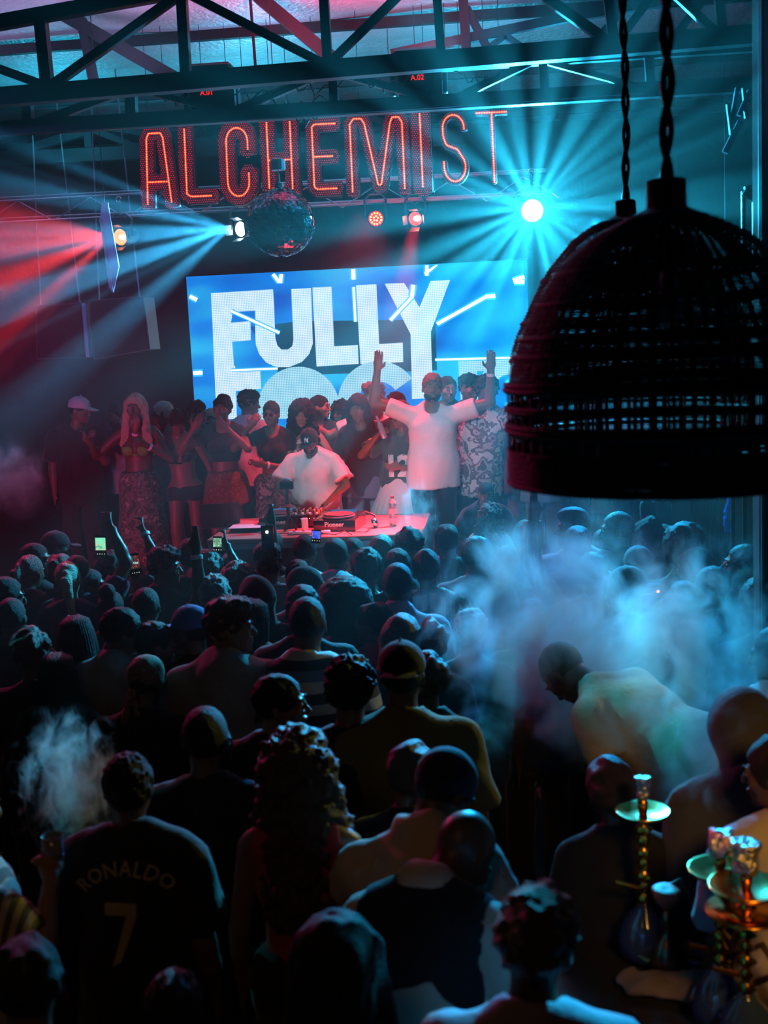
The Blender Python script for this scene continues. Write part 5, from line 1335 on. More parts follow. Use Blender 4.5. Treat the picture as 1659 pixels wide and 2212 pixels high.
K('person in striped shirt holding a glass, cut by the left edge', -72, 1664, 'glass', 'short', ('loose', 'vstripe') if CL.setdefault('vstripe', pattern_mat('upright_stripes', [(.36, .3, .26), (.06, .05, .05)], 'vstripes', 26)) else None, H=1.74, skin=2, rz=180)
K('hooded person in dark top leaning at the right of the smoke', 1590, 1498, 'bD', 'short', ('hoodie', 'darkgrey'), hat='hood', hatcol='darkgrey', H=1.78)
K('person in grey top cut by the right edge below the hood', 1672, 1590, 'bL', 'waves', ('loose', 'lilac'), H=1.74, seed=3)
# two people crouched at the front corner of the stage
cast('young woman with red lit curls resting her chin on her hand at the stage corner', 'w1', Rig(fem=True, sit=1, torso=(0, 10, 0), head=(12, 2, 6), armL=A((-.05, .42, .02), (.8, .2, -1), (0, -1, 0), .7), armR='lap'), 1062, 1088, Y=9.5, ground=.55, skin=3, hair='long_curly', haircol='auburn', hseed=7, top=('tank', 'red'), bottom=('trousers', 'black'), detail=2, g=.14)
cast('smiling man in black jersey sitting behind the red curled woman', 'w2', Rig(sit=1, head=(30, 8, 0), torso=(0, 6, 0), armL='lap', armR='lap'), 1052, 1042, Y=9.9, ground=.70, skin=1, hair='short', top=('jersey', 'black'), bottom=('trousers', 'black'), detail=2)
print('people', len(PEOPLE), 'time', round(time.time() - T0, 1), 'faces', sum(len(o.data.polygons) for o in COL.objects if o.type == 'MESH'), 'unique', sum(len(m.polygons) for m in bpy.data.meshes))
for lab, (o, r) in PEOPLE.items():
    if not .84 < o.scale[0] < 1.16: print('SCALE', round(o.scale[0], 2), lab)
# ------------------------------------------------------------------ wicker pendant lamps
ORD = 'first second third fourth fifth sixth seventh eighth ninth tenth eleventh twelfth thirteenth fourteenth fifteenth sixteenth'.split()
WICK = mat('dark_wicker', (.06, .045, .04), .6, bump=.4, bscale=90, var=.5, vscale=30)
NECKM = mat('brown_lamp_neck', (.11, .045, .03), .6, var=.3)
def pendant(label, cx, Y, prof, ring_rows, neck, ropeR, rope_top):
    """prof: (half width px, py) outline from neck to rim as read at the lamp's distance; ring_rows: (py, tube radius in px)"""
    c0 = at_y(cx, prof[0][1], Y); D = (c0 - CAM).dot(FWD); k = D / FPX
    zr = [(hw * k, at_y(cx, py, Y).z) for hw, py in prof]
    def rad(z):
        for (r0, z0), (r1, z1) in zip(zr[:-1], zr[1:]):
            if z1 <= z <= z0: return r0 + (r1 - r0) * (z0 - z) / (z0 - z1 + 1e-9)
        return zr[-1][0] if z < zr[-1][1] else zr[0][0]
    t = thing_at('wicker_pendant_lamp', (c0.x, Y, zr[0][1]), label, 'pendant lamp', 'wicker pendant lamps')
    z0 = t.location.z
    n = 60
    rb = MB(); pts = []; zz = zr[0][1]
    zs = [zr[0][1] + (zr[-1][1] - zr[0][1]) * i / 26 for i in range(27)]
    rs_ = [rad(z) for z in zs]
    vs = []; wd = .0050
    for z, r in zip(zs, rs_):
        for sy in (-1, 1):
            ww = min(wd, r * PI / n * .9)
            vs += [(r, sy * ww, z - z0), (r - .004, sy * ww, z - z0)]
    fs = []
    for i in range(26):
        a = i * 4; b_ = a + 4
        fs += [(a, a + 2, b_ + 2, b_), (a + 1, b_ + 1, b_ + 3, a + 3), (a, b_, b_ + 1, a + 1), (a + 2, a + 3, b_ + 3, b_ + 2)]
    rib = MB().add(vs, fs).mesh('rib', True); rib.materials.append(WICK)
    for i in range(n):
        o = bpy.data.objects.new('rib', rib); COL.objects.link(o); o.parent = t; o.rotation_euler = (0, 0, 2 * PI * i / n)
    rnd = random.Random(4)
    def ring(py, rp):
        z = at_y(cx, py, Y).z; r = rad(z) + .002
        MB().tube([((r) * math.cos(a * PI / 24), r * math.sin(a * PI / 24), z - z0 + rnd.uniform(-.001, .001)) for a in range(48)], rp * k, 5, closed=True).build('woven_ring', WICK, t, smooth=True)
    for py, rp in ring_rows: ring(py, rp)
    nz0, nz1 = at_y(cx, neck[0], Y).z - z0, at_y(cx, neck[1], Y).z - z0
    MB().lathe([(neck[2] * k * .8, nz0), (neck[2] * k, nz0 - .004), (neck[2] * k * 1.04, nz1), (neck[2] * k * 1.3, nz1 - .01)], 28).build('neck', NECKM, t, smooth=True)
    # bulb and its holder inside
    MB().tube([(0, 0, nz1), (0, 0, nz1 - .16)], .006, 6).build('cord', BLACK, t)
    MB().lathe([(.018, nz1 - .16), (.02, nz1 - .17), (.02, nz1 - .22)], 12).build('bulb_holder', GREYM, t)
    MB().sphere((0, 0, nz1 - .265), .035, 14, 10, (1, 1, 1.3)).build('bulb', mat('bulb_glass', (.6, .7, .75), .05, 0, spec=1), t, smooth=True)
    # twisted rope and flex up to the roof
    for ph, rr, m in ((0, ropeR * .6, mat('rope', (.16, .12, .08), .7, bump=.8, bscale=200)), (PI, ropeR * .45, mat('twisted_flex', (.05, .05, .05), .25))):
        pts = []
        for i in range(90):
            z = nz0 + (rope_top - z0 - nz0) * i / 89; a = ph + i * .75
            pts.append((ropeR * .55 * math.cos(a) + .006 * math.sin(i * .13), ropeR * .55 * math.sin(a), z))
        MB().tube(pts, rr, 6).build('rope', m, t, smooth=True)
    return t
rowsN = [(470 + i * 7.6, 2.5) for i in range(45)] + [(584, 6), (648, 6), (720, 7), (758, 7), (817, 9), (828, 9), (866, 7), (872, 6), (905, 8), (916, 8)] + [(958 + i * 5.5, 3.4) for i in range(13)] + [(1028, 6)]
pendant('near wicker dome pendant lamp, large and out of focus at right', 1440, 3.3, [(46, 450), (100, 476), (165, 510), (225, 560), (272, 625), (312, 700), (338, 760), (352, 815), (356, 822), (355, 1030)], rowsN, (386, 450, 42), .020, 5.9)
rowsF = [(480 + i * 6.2, 2.1) for i in range(56)] + [(600, 5), (690, 5), (770, 5), (835, 6), (880, 5), (930, 6)] + [(985 + i * 5, 2.6) for i in range(8)]
pendant('farther wicker dome pendant lamp partly behind the near one', 1352, 4.6, [(24, 466), (78, 488), (118, 517), (172, 580), (197, 625), (216, 664), (246, 723), (256, 760), (258, 900), (252, 1024)], rowsF, (432, 467, 22), .016, 5.88)

# ------------------------------------------------------------------ right hand posts and odds and ends
bp0 = at_y(1660, 900, 5.2)
pst = thing_at('steel_post', (at_y(1676, 1000, 5.2).x, 5.2, 0), 'black steel post with a thin pale edge strip at the right border', 'post')
xl = at_y(1634, 1000, 5.2).x
child(MB().box((xl + .16, 5.28, 2.85), (.28, .2, 5.7), ch=.01).build('shaft', mat('post_black', (.008, .007, .008), .9)), pst)
child(MB().box((xl + .008, 5.175, 2.85), (.006, .012, 5.7)).build('edge_strip', mat('edge_alu', (.05, .06, .1), .6, .0)), pst)
me = text_mesh('S', .055); o = put('lettering', me, None, WHITEP); o.matrix_world = Matrix.Translation(at_y(1643, 745, 5.15)) @ Matrix.Rotation(PI / 2, 4, 'X'); child(o, pst); o.matrix_parent_inverse = Matrix.Translation(-pst.location)
PALEW = mat('pale_painted_wood', (.30, .33, .45), .55, bump=.2, bscale=40)
def slats(name, label, Y, lines, m, cat, th=.04):
    t = thing_at(name, at_y(*lines[0][:2], Y), label, cat)
    for x1, y1, x2, y2, w_ in lines: child(MB().beam(at_y(x1, y1, Y), at_y(x2, y2, Y), w_, th, up=(0, 1, 0)).build('slat', m), t)
    if cat in ('rack', 'shelf'):
        for k in (0, 1): q_ = at_y(*lines[0][2 * k:2 * k + 2], Y); child(MB().box((q_.x, Y + .03, q_.z / 2), (.02, .02, q_.z)).build('upright', STEEL), t)
    return t
slats('timber_frame', 'bundle of splintered pale battens under the roof at upper right', 7.4, [(1566, 330, 1600, 262, .035), (1580, 262, 1592, 190, .02), (1596, 250, 1620, 195, .025), (1572, 225, 1580, 290, .018), (1606, 190, 1612, 255, .018), (1640, 170, 1662, 100, .05)], PALEW, 'battens')
slats('shelf_rail', 'pale painted rails of a rack beside the black post at right', 6.6, [(1584, 866, 1640, 896, .05), (1596, 958, 1640, 980, .05), (1590, 868, 1600, 980, .015), (1632, 890, 1636, 985, .015)], PALEW, 'rack')
slats('shelf', 'small amber shelf high beside the black post', 6.6, [(1608, 412, 1632, 428, .05), (1608, 406, 1634, 400, .012)], mat('amber_wood', (.35, .17, .05), .6), 'shelf')
fl_ = Field((-.10, -.05, -.40), (.12, .06, .40), .012)
for a in range(7): fl_.cone((.02 * math.sin(a), 0, .34 - a * .1), (.02 * math.sin(a + 1), .0, .24 - a * .1), .016 + a * .004, .020 + a * .004, .02, flat=((0, 1, 0), 1.6))
fl_.noise(.007, 60, 3, 5, (1, 1, .2))
p = at_y(1571, 1098, 9.9); o = put('hanging_cloth', fl_.mesh('hanging_cloth'), None, cloth('vivid_blue', (.02, .14, .8))); o.location = p; o.scale = (.6, 1, .52)
MB().tube([(0, .02, .3), (0, .02, (roof_z(9.9) - .03 - p.z) / .52)], .006, 5).build('cord', STEEL, o)
tag(o, 'crumpled vivid blue cloth hanging at the right of the stage', 'cloth')
# back bar and window frames behind the right group
bar = thing_at('back_bar', at_y(1330, 800, 13.4), 'dim yellow lit bottle shelf behind the right hand group', 'bar')
a_, b_ = at_y(1180, 838, 13.4), at_y(1560, 838, 13.4)
child(MB().box(((a_.x + b_.x) / 2, 13.5, a_.z), (b_.x - a_.x, .3, .04)).build('shelf_board', mat('bar_wood', (.10, .06, .03), .5)), bar)
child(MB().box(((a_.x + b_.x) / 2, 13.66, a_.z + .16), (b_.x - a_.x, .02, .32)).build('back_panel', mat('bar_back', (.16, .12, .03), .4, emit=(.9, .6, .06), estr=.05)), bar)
BOT = [mat('bottle_green', (.04, .12, .05), .08), mat('bottle_amber', (.22, .10, .02), .08), mat('bottle_clear', (.35, .4, .42), .05)]
rnd = random.Random(2)
for x_ in (a_.x + .1, (a_.x + b_.x) / 2, b_.x - .1): child(MB().box((x_, 13.55, (a_.z - .02 + STAGE_Z) / 2), (.06, .06, a_.z - .02 - STAGE_Z)).build('leg', BLACK), bar)
bot = MB().lathe([(.03, 0), (.034, .005), (.034, .15), (.014, .19), (.012, .25), (.015, .255)], 12).mesh('bottle', True)
for i in range(16):
    x = a_.x + .1 + (b_.x - a_.x - .2) * i / 15 + rnd.uniform(-.03, .03)
    o = put('bottle', bot, None); bot.materials.clear() if i == 0 else None
    if i == 0: bot.materials.append(BOT[0])
    o.material_slots[0].link = 'OBJECT'; o.material_slots[0].material = BOT[i % 3]; o.location = (x, 13.46, a_.z + .021); s = rnd.uniform(.9, 1.15); o.scale = (1, 1, s)
    tag(o, '%s bottle on the dim back bar, %s from the left of the row' % (('green', 'amber', 'clear')[i % 3], ORD[i]), 'bottle', 'bottles on the back bar')

# ------------------------------------------------------------------ the DJ table and what stands on it
TZ = 1.41
tx0, tx1 = at_z(470, 1150, TZ).x, at_z(912, 1150, TZ).x
ty0 = at_z(660, 1160, TZ).y; ty1 = at_z(660, 1116, TZ).y
tab = thing_at('dj_table', ((tx0 + tx1) / 2, (ty0 + ty1) / 2, 0), 'long DJ table whose top glows red in front of the dancers', 'table')
TOPM = mat('red_tinted_table_top', (.42, .20, .17), .4)  # red of the beam is put into the top's base colour
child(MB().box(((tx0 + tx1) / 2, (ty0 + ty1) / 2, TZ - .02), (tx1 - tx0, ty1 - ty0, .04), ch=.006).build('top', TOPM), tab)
child(MB().box(((tx0 + tx1) / 2, ty0 + .02, TZ - .065), (tx1 - tx0 - .01, .03, .05), ch=.004).build('front_edge', GREYM), tab)
child(MB().box(((tx0 + tx1) / 2, ty0 + .06, TZ / 2 - .03), (tx1 - tx0 - .05, .04, TZ - .1)).build('front_panel', mat('table_front', (.05, .05, .07), .6)), tab)
for x in (tx0 + .05, tx1 - .05): child(MB().box((x, ty1 - .06, TZ / 2 - .02), (.06, .06, TZ - .04)).build('leg', BLACK), tab)
def T(px, py): p = at_z(px, py, TZ); return Vector((p.x, p.y, TZ))
PR = mat('printed_white', (.7, .7, .75), .5)
def deck(label, px, py, wpx, rz):
    c = T(px, py); w_ = wpx / FPX * 9.9; t = thing_at('media_player', c, label, 'DJ player', 'media players on the table', rz)
    d_ = w_ * 1.05; h = .11
    MB().prism([(-d_ / 2, 0), (d_ / 2, 0), (d_ / 2, h * 1.05), (-d_ / 2, h * .8)], lambda u, v, q: (-w_ / 2 + q, u, v), w_).build('body', BLACKG, t)
    MB().lathe([(w_ * .36, h * .92), (w_ * .36, h * 1.12), (w_ * .33, h * 1.16), (.01, h * 1.16)], 28, Matrix.Translation((0, -.03, 0))).build('jog_wheel', mat('jog', (.05, .05, .055), .25), t, smooth=False)
    MB().lathe([(w_ * .385, h * .90), (w_ * .385, h * 1.0), (w_ * .36, h * 1.02)], 28, Matrix.Translation((0, -.03, 0))).build('wheel_ring', GREYM, t)
    MB().box((0, d_ * .36, h * 1.08), (w_ * .6, d_ * .2, .02), ch=.004).build('display', glow('deck_display', (.1, .35, .9), .35), t)
    for k in range(5): MB().lathe([(.008, h * .84), (.008, h * .92)], 10, Matrix.Translation((-w_ * .42 + k * .0, -d_ * .38 + k * .05, 0))).build('button', mat('button_%d' % (k % 3), ((.6, .3, .05), (.1, .5, .2), (.5, .5, .5))[k % 3], .4), t)
    me = text_mesh('Pioneer', .052, .0008, .0012); o = put('lettering', me, t, PR); o.matrix_basis = Matrix.Translation((0, -d_ / 2 - .0015, h * .50)) @ Matrix.Rotation(PI / 2, 4, 'X')
    for k in range(4): MB().lathe([(.02, 0), (.02, .012)], 10, Matrix.Translation(((-1) ** k * w_ * .4, (-1) ** (k // 2) * d_ * .4, -.006))).build('foot', BLACK, t)
    return t
deck('left media player beside the papers on the DJ table', 606, 1136, 84, .10)
deck('right media player with red lit top beside the headphones', 735, 1140, 92, -.12)
mx = thing_at('mixer', T(668, 1133), 'mixer with rows of knobs between the two media players', 'mixer')
MB().box((0, 0, .055), (.27, .32, .10), ch=.008).build('body', BLACKG, mx)
for i in range(5):
    for j in range(5): MB().lathe([(.0085, .105), (.0075, .128), (.003, .130)], 8, Matrix.Translation((-.1 + .05 * i, .12 - .045 * j, 0))).build('knob', mat('knob_%d' % ((i + j) % 3), ((.5, .5, .5), (.05, .05, .06), (.5, .35, .05))[(i + j) % 3], .4), mx)
for i in range(4): MB().box((-.09 + .06 * i, -.115, .112), (.016, .03, .014)).build('fader', WHITEP, mx)
cols = [(.1, .9, .2), (.9, .7, .1), (.1, .3, 1)]
for i in range(7): MB().sphere((-.11 + .036 * i, -.163, .075), .004, 8, 5).build('indicator', glow('indicator_%d' % (i % 3), cols[i % 3], 3), mx)
hp = thing_at('headphones', T(790, 1140), 'pair of silver headphones lying on the table', 'headphones')
MB().tube([(-.08, 0, .03), (-.075, .05, .09), (0, .07, .12), (.075, .05, .09), (.08, 0, .03)], .009, 8).build('headband', BLACK, hp, smooth=True)
for s in (-1, 1): MB().lathe([(.036, -.022), (.042, -.01), (.042, .012), (.03, .022), (.01, .024)], 18, Matrix.Translation((s * .08, -.01, .042)) @ Matrix.Rotation(1.2, 4, 'Y')).build('ear_cup', CHROME, hp, smooth=True)
wb = thing_at('water_bottle', T(850, 1136), 'clear plastic water bottle standing on the red lit table', 'bottle')
PET = mat('clear_plastic', (.75, .8, .88), .08, 0, spec=.8, trans=.75)
MB().lathe([(.030, 0), (.035, .006), (.035, .05), (.031, .06), (.035, .07), (.031, .085), (.035, .10), (.035, .15), (.030, .165), (.034, .175), (.024, .205), (.0125, .222), (.0125, .235)], 20).build('body', PET, wb, smooth=True)
MB().lathe([(.0145, .228), (.0145, .246), (.013, .248)], 14).build('cap', mat('bottle_cap', (.25, .02, .02), .4), wb)
MB().lathe([(.0355, .102), (.0355, .148)], 20, cap=False).build('label', mat('bottle_label', (.5, .35, .4), .5), wb)
tp = thing_at('camera_on_tripod', T(625, 1146), 'small video camera on a short black tripod filming the disc jockey', 'camera')
MB().tube([(0, 0, 0.10), (0, 0, .30)], .016, 10).build('column', BLACK, tp)
for a in (0, 2.1, 4.2): MB().tube([(0, 0, .13), (.06 * math.cos(a), .06 * math.sin(a), 0.004)], .009, 6).build('leg', BLACK, tp)
MB().lathe([(.022, .20), (.022, .215)], 12).build('collar', mat('red_ring', (.5, .02, .02), .4), tp)
MB().box((0, 0, .32), (.035, .03, .05), ch=.006).build('ball_head', BLACK, tp)
MB().box((0, 0, .375), (.115, .05, .07), ch=.008).build('camera_body', BLACKG, tp)
MB().lathe([(.030, 0), (.032, .03), (.030, .055), (.02, .056)], 16, Matrix.Translation((.0, .02, .372)) @ Matrix.Rotation(-PI / 2, 4, 'X')).build('lens', BLACKG, tp, smooth=True)
MB().sphere((0, 0, .418), .024, 14, 8, (1.2, .8, .7)).build('viewfinder_hump', mat('camera_top', (.08, .10, .14), .25), tp, smooth=True)
MB().box((0, -.027, .372), (.07, .004, .05)).build('rear_screen', BLACKG, tp)
ps = thing_at('power_strip', T(668, 1154), 'white power strip lying along the front edge of the table', 'power strip')
MB().box((0, 0, .014), (.34, .05, .028), ch=.006).build('body', WHITEP, ps)
for k in range(4): MB().lathe([(.014, .028), (.014, .030)], 12, Matrix.Translation((-.12 + .075 * k, 0, 0))).build('socket', BLACK, ps)
pb = thing_at('plug_adapter', T(658, 1149) + Vector((0, .03, 0)), 'white upright plug adapter standing behind the power strip', 'adapter')
MB().box((0, 0, .055), (.05, .045, .11), ch=.008).build('body', WHITEP, pb); MB().tube([(0, 0, .11), (.02, .02, .14), (.06, .05, .12)], .004, 6).build('cable', BLACK, pb)
lp = thing_at('laptop', T(478, 1140), 'dark open laptop at the left end of the DJ table, seen from behind', 'laptop', rz=.15)
MB().box((0, .10, .010), (.33, .23, .018), ch=.005).build('base', mat('laptop_grey', (.08, .08, .10), .3), lp)
MB().box((0, -.045, .115), (.33, .010, .21), Matrix.Rotation(.22, 3, 'X'), ch=.003).build('lid', mat('laptop_lid', (.05, .05, .07), .25), lp)
rnd = random.Random(9)
for i in range(7):
    c = T(536 + rnd.uniform(-10, 8), 1140 + rnd.uniform(-6, 8)); c.z += .003 + i * .006
    o = MB().box((0, 0, 0), (.21, .28, .004)).build('paper_sheet', mat('paper_%d' % (i % 3), ((.7, .7, .75), (.5, .52, .6), (.6, .2, .2))[i % 3], .7))
    o.location = c; o.rotation_euler = (0, 0, 1.5 + rnd.uniform(-.5, .5)); tag(o, '%s sheet of the loose stack of papers left of the decks' % (['lowest', 'second lowest', 'third lowest', 'middle', 'third highest', 'second highest', 'topmost'][i]), 'paper', 'papers left of the decks')
for k, (pts, col, lab) in enumerate([
    ([(690, 1150), (700, 1158), (725, 1156), (745, 1152), (760, 1156)], BLACK, 'thin black cable looping in front of the right media player'),
    ([(640, 1150), (620, 1157), (590, 1153), (560, 1157)], mat('red_cable', (.6, .03, .03), .4), 'thin red cable lying before the left media player'),
    ([(760, 1150), (775, 1154), (792, 1150), (800, 1146)], BLACK, 'short black cable leading to the headphones')]):
    c = [T(x, y) + Vector((0, 0, .006 + .012 * (i % 2))) for i, (x, y) in enumerate(pts)]; o = MB().tube(c, .0045, 6).build('cable', col, smooth=True)
    recenter(o, c[0]); tag(o, lab, 'cable')
mon = thing_at('flight_case', (PEOPLE['young woman with red lit curls resting her chin on her hand at the stage corner'][0].location.x, 9.62, 0), 'low black flight case the two people at the stage corner sit on', 'case')

# ------------------------------------------------------------------ phones and drinks in hands
def hand_world(lab, i=1):
    o, r = PEOPLE[lab]; sh, el, wr, palm, curl, sg = r.arms[i]; d = nrm(wr - el); p = Vector([float(q) for q in (wr + d * .085)])
    bpy.context.view_layer.update(); return o, o.matrix_world @ p
def shift_to(lab, px, py, i=1):
    """slide a person a little so that the raised hand stands where the photo shows it"""
    o, p = hand_world(lab, i); x, y, d = proj(p); q = at_d(px, y, d); o.location.x += q.x - p.x; bpy.context.view_layer.update(); return hand_world(lab, i)[1], d
def phone_screen(name, cols, sc):
    m = bpy.data.materials.new(name); m.use_nodes = True; nt = m.node_tree; nt.nodes.clear(); L = nt.links.new
    tc = nt.nodes.new('ShaderNodeTexCoord'); v = nt.nodes.new('ShaderNodeTexVoronoi'); v.inputs['Scale'].default_value = sc; L(tc.outputs['Object'], v.inputs['Vector'])
    r = nt.nodes.new('ShaderNodeValToRGB'); L(v.outputs['Color'], r.inputs[0]); e = r.color_ramp.elements
    e[0].color = (*cols[0], 1); e[1].color = (*cols[1], 1); q = e.new(.5); q.color = (*cols[2], 1)
    em = nt.nodes.new('ShaderNodeEmission'); em.inputs[1].default_value = 1.1; L(r.outputs[0], em.inputs[0]); o = nt.nodes.new('ShaderNodeOutputMaterial'); L(em.outputs[0], o.inputs[0]); return m
def phone(label, p, tilt, scr_m, w_=.072, h=.150, lit=(.055, .062), yaw=0):
    t = thing_at('phone', p, label, 'phone', None, yaw); R = Matrix.Rotation(tilt, 3, 'Y')
    MB().box((0, 0, 0), (w_, .009, h), R, ch=.003).build('case', BLACKG, t)
    MB().box(R @ Vector((0, -.0055, h * .14)), (w_ * .9, .001, h * .52), R).build('picture', scr_m, t)
    for k in range(4): MB().sphere(R @ Vector((-.022 + .015 * k, -.006, -h * .28)), .0022, 6, 4).build('icon', glow('phone_icon', (.9, .8, .5), 1.6), t)
    return t
p, d = shift_to('man filming on a bright phone, arm raised at left', 228, 1180); phone('bright phone showing a face and green picture, held up at left', at_d(218, 1182, d - .05), .03, phone_screen('phone_green', [(.02, .3, .25), (.8, .4, .1), (.2, .8, .5)], 60))
p, d = shift_to('man filming on a second dark phone, arm raised at left', 300, 1205); phone('dark phone with faint white lettering on its display, held up at left', at_d(291, 1222, d - .05), -.12, phone_screen('phone_dark', [(.01, .01, .01), (.5, .05, .02), (.02, .02, .02)], 90), .085, .165)
me = text_mesh('FOCUS', .017); o = put('display_lettering', me, None, glow('phone_text', (.7, .9, 1), 1.3)); tph = [q for q in COL.objects if q.name.startswith('phone.')][-1]; o.parent = tph; o.matrix_basis = Matrix.Translation((0, -.008, .02)) @ Matrix.Rotation(PI / 2, 4, 'X')
p, d = shift_to('person with both hands up holding a small phone at left', 478, 1165); phone('small phone with pale green text display right of the left arms', at_d(470, 1177, d - .05), .05, phone_screen('phone_text_green', [(.05, .12, .08), (.5, .9, .6), (.1, .25, .15)], 120), .060, .110)
phone('small phone glowing blue behind the shaved heads below the table', at_d(683, 1159, 7.55), .1, phone_screen('phone_blue', [(.02, .05, .5), (.2, .3, .9), (.05, .1, .7)], 60), .06, .09)
t = thing_at('phone', at_d(578, 1160, 7.0), 'phone whose flash shines brightly over a head below the table', 'phone')
MB().box((0, 0, 0), (.075, .009, .14), ch=.003).build('case', BLACKG, t); MB().sphere((0, -.008, .03), .007, 8, 6).build('flash', glow('phone_flash', (.85, 1, .8), 40), t)
def band(lab, i, m, label='wristband'):
    o, r = PEOPLE[lab]; sh, el, wr, palm, curl, sg = r.arms[i]; d = nrm(wr - el); c = wr - d * .035
    q = Vector([float(a) for a in d]).to_track_quat('Z', 'Y').to_matrix().to_4x4()
    MB().lathe([(.0325, -.012), (.034, -.010), (.034, .010), (.0325, .012), (.030, 0)], 16, Matrix.Translation(Vector([float(a) for a in c])) @ q).build('wristband', m, o)
WB = mat('wristband_white', (.75, .75, .8), .5); WC = mat('wristband_cyan', (.1, .5, .6), .4)
for lab, i in (('man with raised forearm wearing a pale wristband at left', 1), ('tall bearded man in white tee and black trousers with both arms raised', 0), ('woman with arm bent high and white wristband', 1), ('man filming on a second dark phone, arm raised at left', 1), ('woman in black cropped shirt and camouflage trousers, one hand at her chin', 0), ('woman in black tee, blue wrap and pale jeans with a hand on her head', 1), ('woman with long blond hair, green bikini top and long printed skirt', 0),
               ('woman with short curly dark hair in dark bikini top and shorts looking down', 1), ('person with bleached cropped hair, arm raised, in pale tee at left', 1), ('stooping man with dark cap and cream polo, forearm across his chest', 0)): band(lab, i, WB)
o, p = hand_world('woman in green number twelve jersey and white pleated skirt holding a drink', 1)
t = thing_at('drink_bottle', p + Vector((0, -.03, 0)), 'slim silver bottle held up by the woman in the green jersey', 'bottle'); t.rotation_euler = (.1, -.3, 0)
MB().lathe([(.022, -.08), (.026, -.07), (.026, .05), (.012, .09), (.011, .13), (.013, .135)], 14).build('body', mat('silver_bottle', (.5, .55, .65), .15, .6), t, smooth=True)
t = thing_at('beer_bottle', hand_world('man tipping a bottle to his mouth at the right edge', 0)[1], 'pale glass bottle tipped level to the mouth of the man at right', 'bottle'); t.rotation_euler = (0, 1.45, 0)
MB().lathe([(.028, -.12), (.031, -.11), (.031, .02), (.013, .07), (.012, .12), (.015, .125)], 14).build('body', mat('pale_bottle', (.5, .35, .3), .1), t, smooth=True)
o, p = hand_world('person in striped shirt holding a glass, cut by the left edge', 1)
t = thing_at('glass_tumbler', p, 'small tumbler with amber drink at the left edge', 'glass'); MB().lathe([(.026, -.05), (.032, .05), (.030, .05), (.024, -.045)], 16).build('body', PET, t, smooth=True); MB().lathe([(.024, -.044), (.028, .0)], 16).build('drink', mat('amber_drink', (.5, .2, .02), .1), t)
ci = thing_at('cigarette', at_d(1406, 1282, 5.9), 'lit cigarette with an orange ember by the green smoke', 'cigarette'); ci.rotation_euler = (0, 1.3, 0)
MB().lathe([(.004, -.03), (.004, .03)], 8).build('paper', WHITEP, ci); MB().lathe([(.0045, .03), (.006, .036), (.004, .042)], 8).build('ember', glow('ember', (1, .14, .02), 9), ci)

# ------------------------------------------------------------------ lettering and marks on clothes and caps
def project_back(lab, me, mat_, part, name='lettering', cx=0, cz=1.25, front=False, off_=.004):
    """lay flat lettering on a garment by casting it onto the cloth"""
    o, r = PEOPLE[lab]; g = [c for c in o.children if c.name.startswith(part)][0]
    bv = BVHTree.FromPolygons([v.co[:] for v in g.data.vertices], [p.vertices[:] for p in g.data.polygons]); sg = -1 if front else 1
    lift = lambda v: v
    import bmesh
    bm = bmesh.new(); bm.from_mesh(me); bmesh.ops.subdivide_edges(bm, edges=[e for e in bm.edges if e.calc_length() > .03], cuts=2); bm.to_mesh(me); bm.free()
    for v in me.vertices:
        x = cx + v.co.x * (-sg) ; z = cz + v.co.y; hit = bv.ray_cast(Vector((x, sg * 1.0, z)), Vector((0, -sg, 0)))
        y = hit[0].y if hit[0] is not None else 0.1 * sg
        v.co = (x, y + sg * (off_ + max(0, v.co.z)), z)
    return put(name, me, o, mat_)
JL = mat('jersey_lettering', (.34, .26, .12), .6); lab = 'man in dark football jersey with arched lettering and a large number'
me = text_mesh('RONALDO', .066, .0005, .0008, 1.12); Rr = .20
for v in me.vertices: a = v.co.x / Rr; v.co.x, v.co.y = (Rr + v.co.y) * math.sin(a), (Rr + v.co.y) * math.cos(a) - Rr
project_back(lab, me, JL, 'jersey', cz=1.385, cx=-.01)
me = bpy.data.meshes.new('seven'); pl_ = [(-.085, .13), (.09, .13), (.09, .075), (.045, -.03), (.0, -.13), (-.045, -.15), (.0, -.02), (.035, .075), (-.085, .075)]
me.from_pydata([(x * .62, y * .72, 0) for x, y in pl_], [], [(0, 1, 2, 7, 8), (2, 3, 6, 7), (3, 4, 5, 6)]); project_back(lab, me, JL, 'jersey', 'number', cz=1.19)
me = text_mesh('Thrombolow', .036, .0004); project_back('man with rounded curls in black tee with faint chest print, centre', me, mat('faint_print', (.09, .07, .08), .7), 'shirt', cz=1.22)
lab = 'woman in green number twelve jersey and white pleated skirt holding a drink'
me = text_mesh('12', .27, .0005, .012, .95); project_back(lab, me, mat('jersey_white', (.65, .66, .66), .6), 'jersey', 'number', cx=-.02, cz=1.13, front=True)
lab2 = 'smiling man in black jersey sitting behind the red curled woman'
me = bpy.data.meshes.new('tick'); me.from_pydata([(-.03, .0, 0), (-.012, -.014, 0), (.035, .018, 0), (-.012, -.004, 0)], [], [(0, 1, 2, 3)]); project_back(lab, me, WHITEP, 'jersey', 'chest_mark', cx=.10, cz=1.40, front=True)
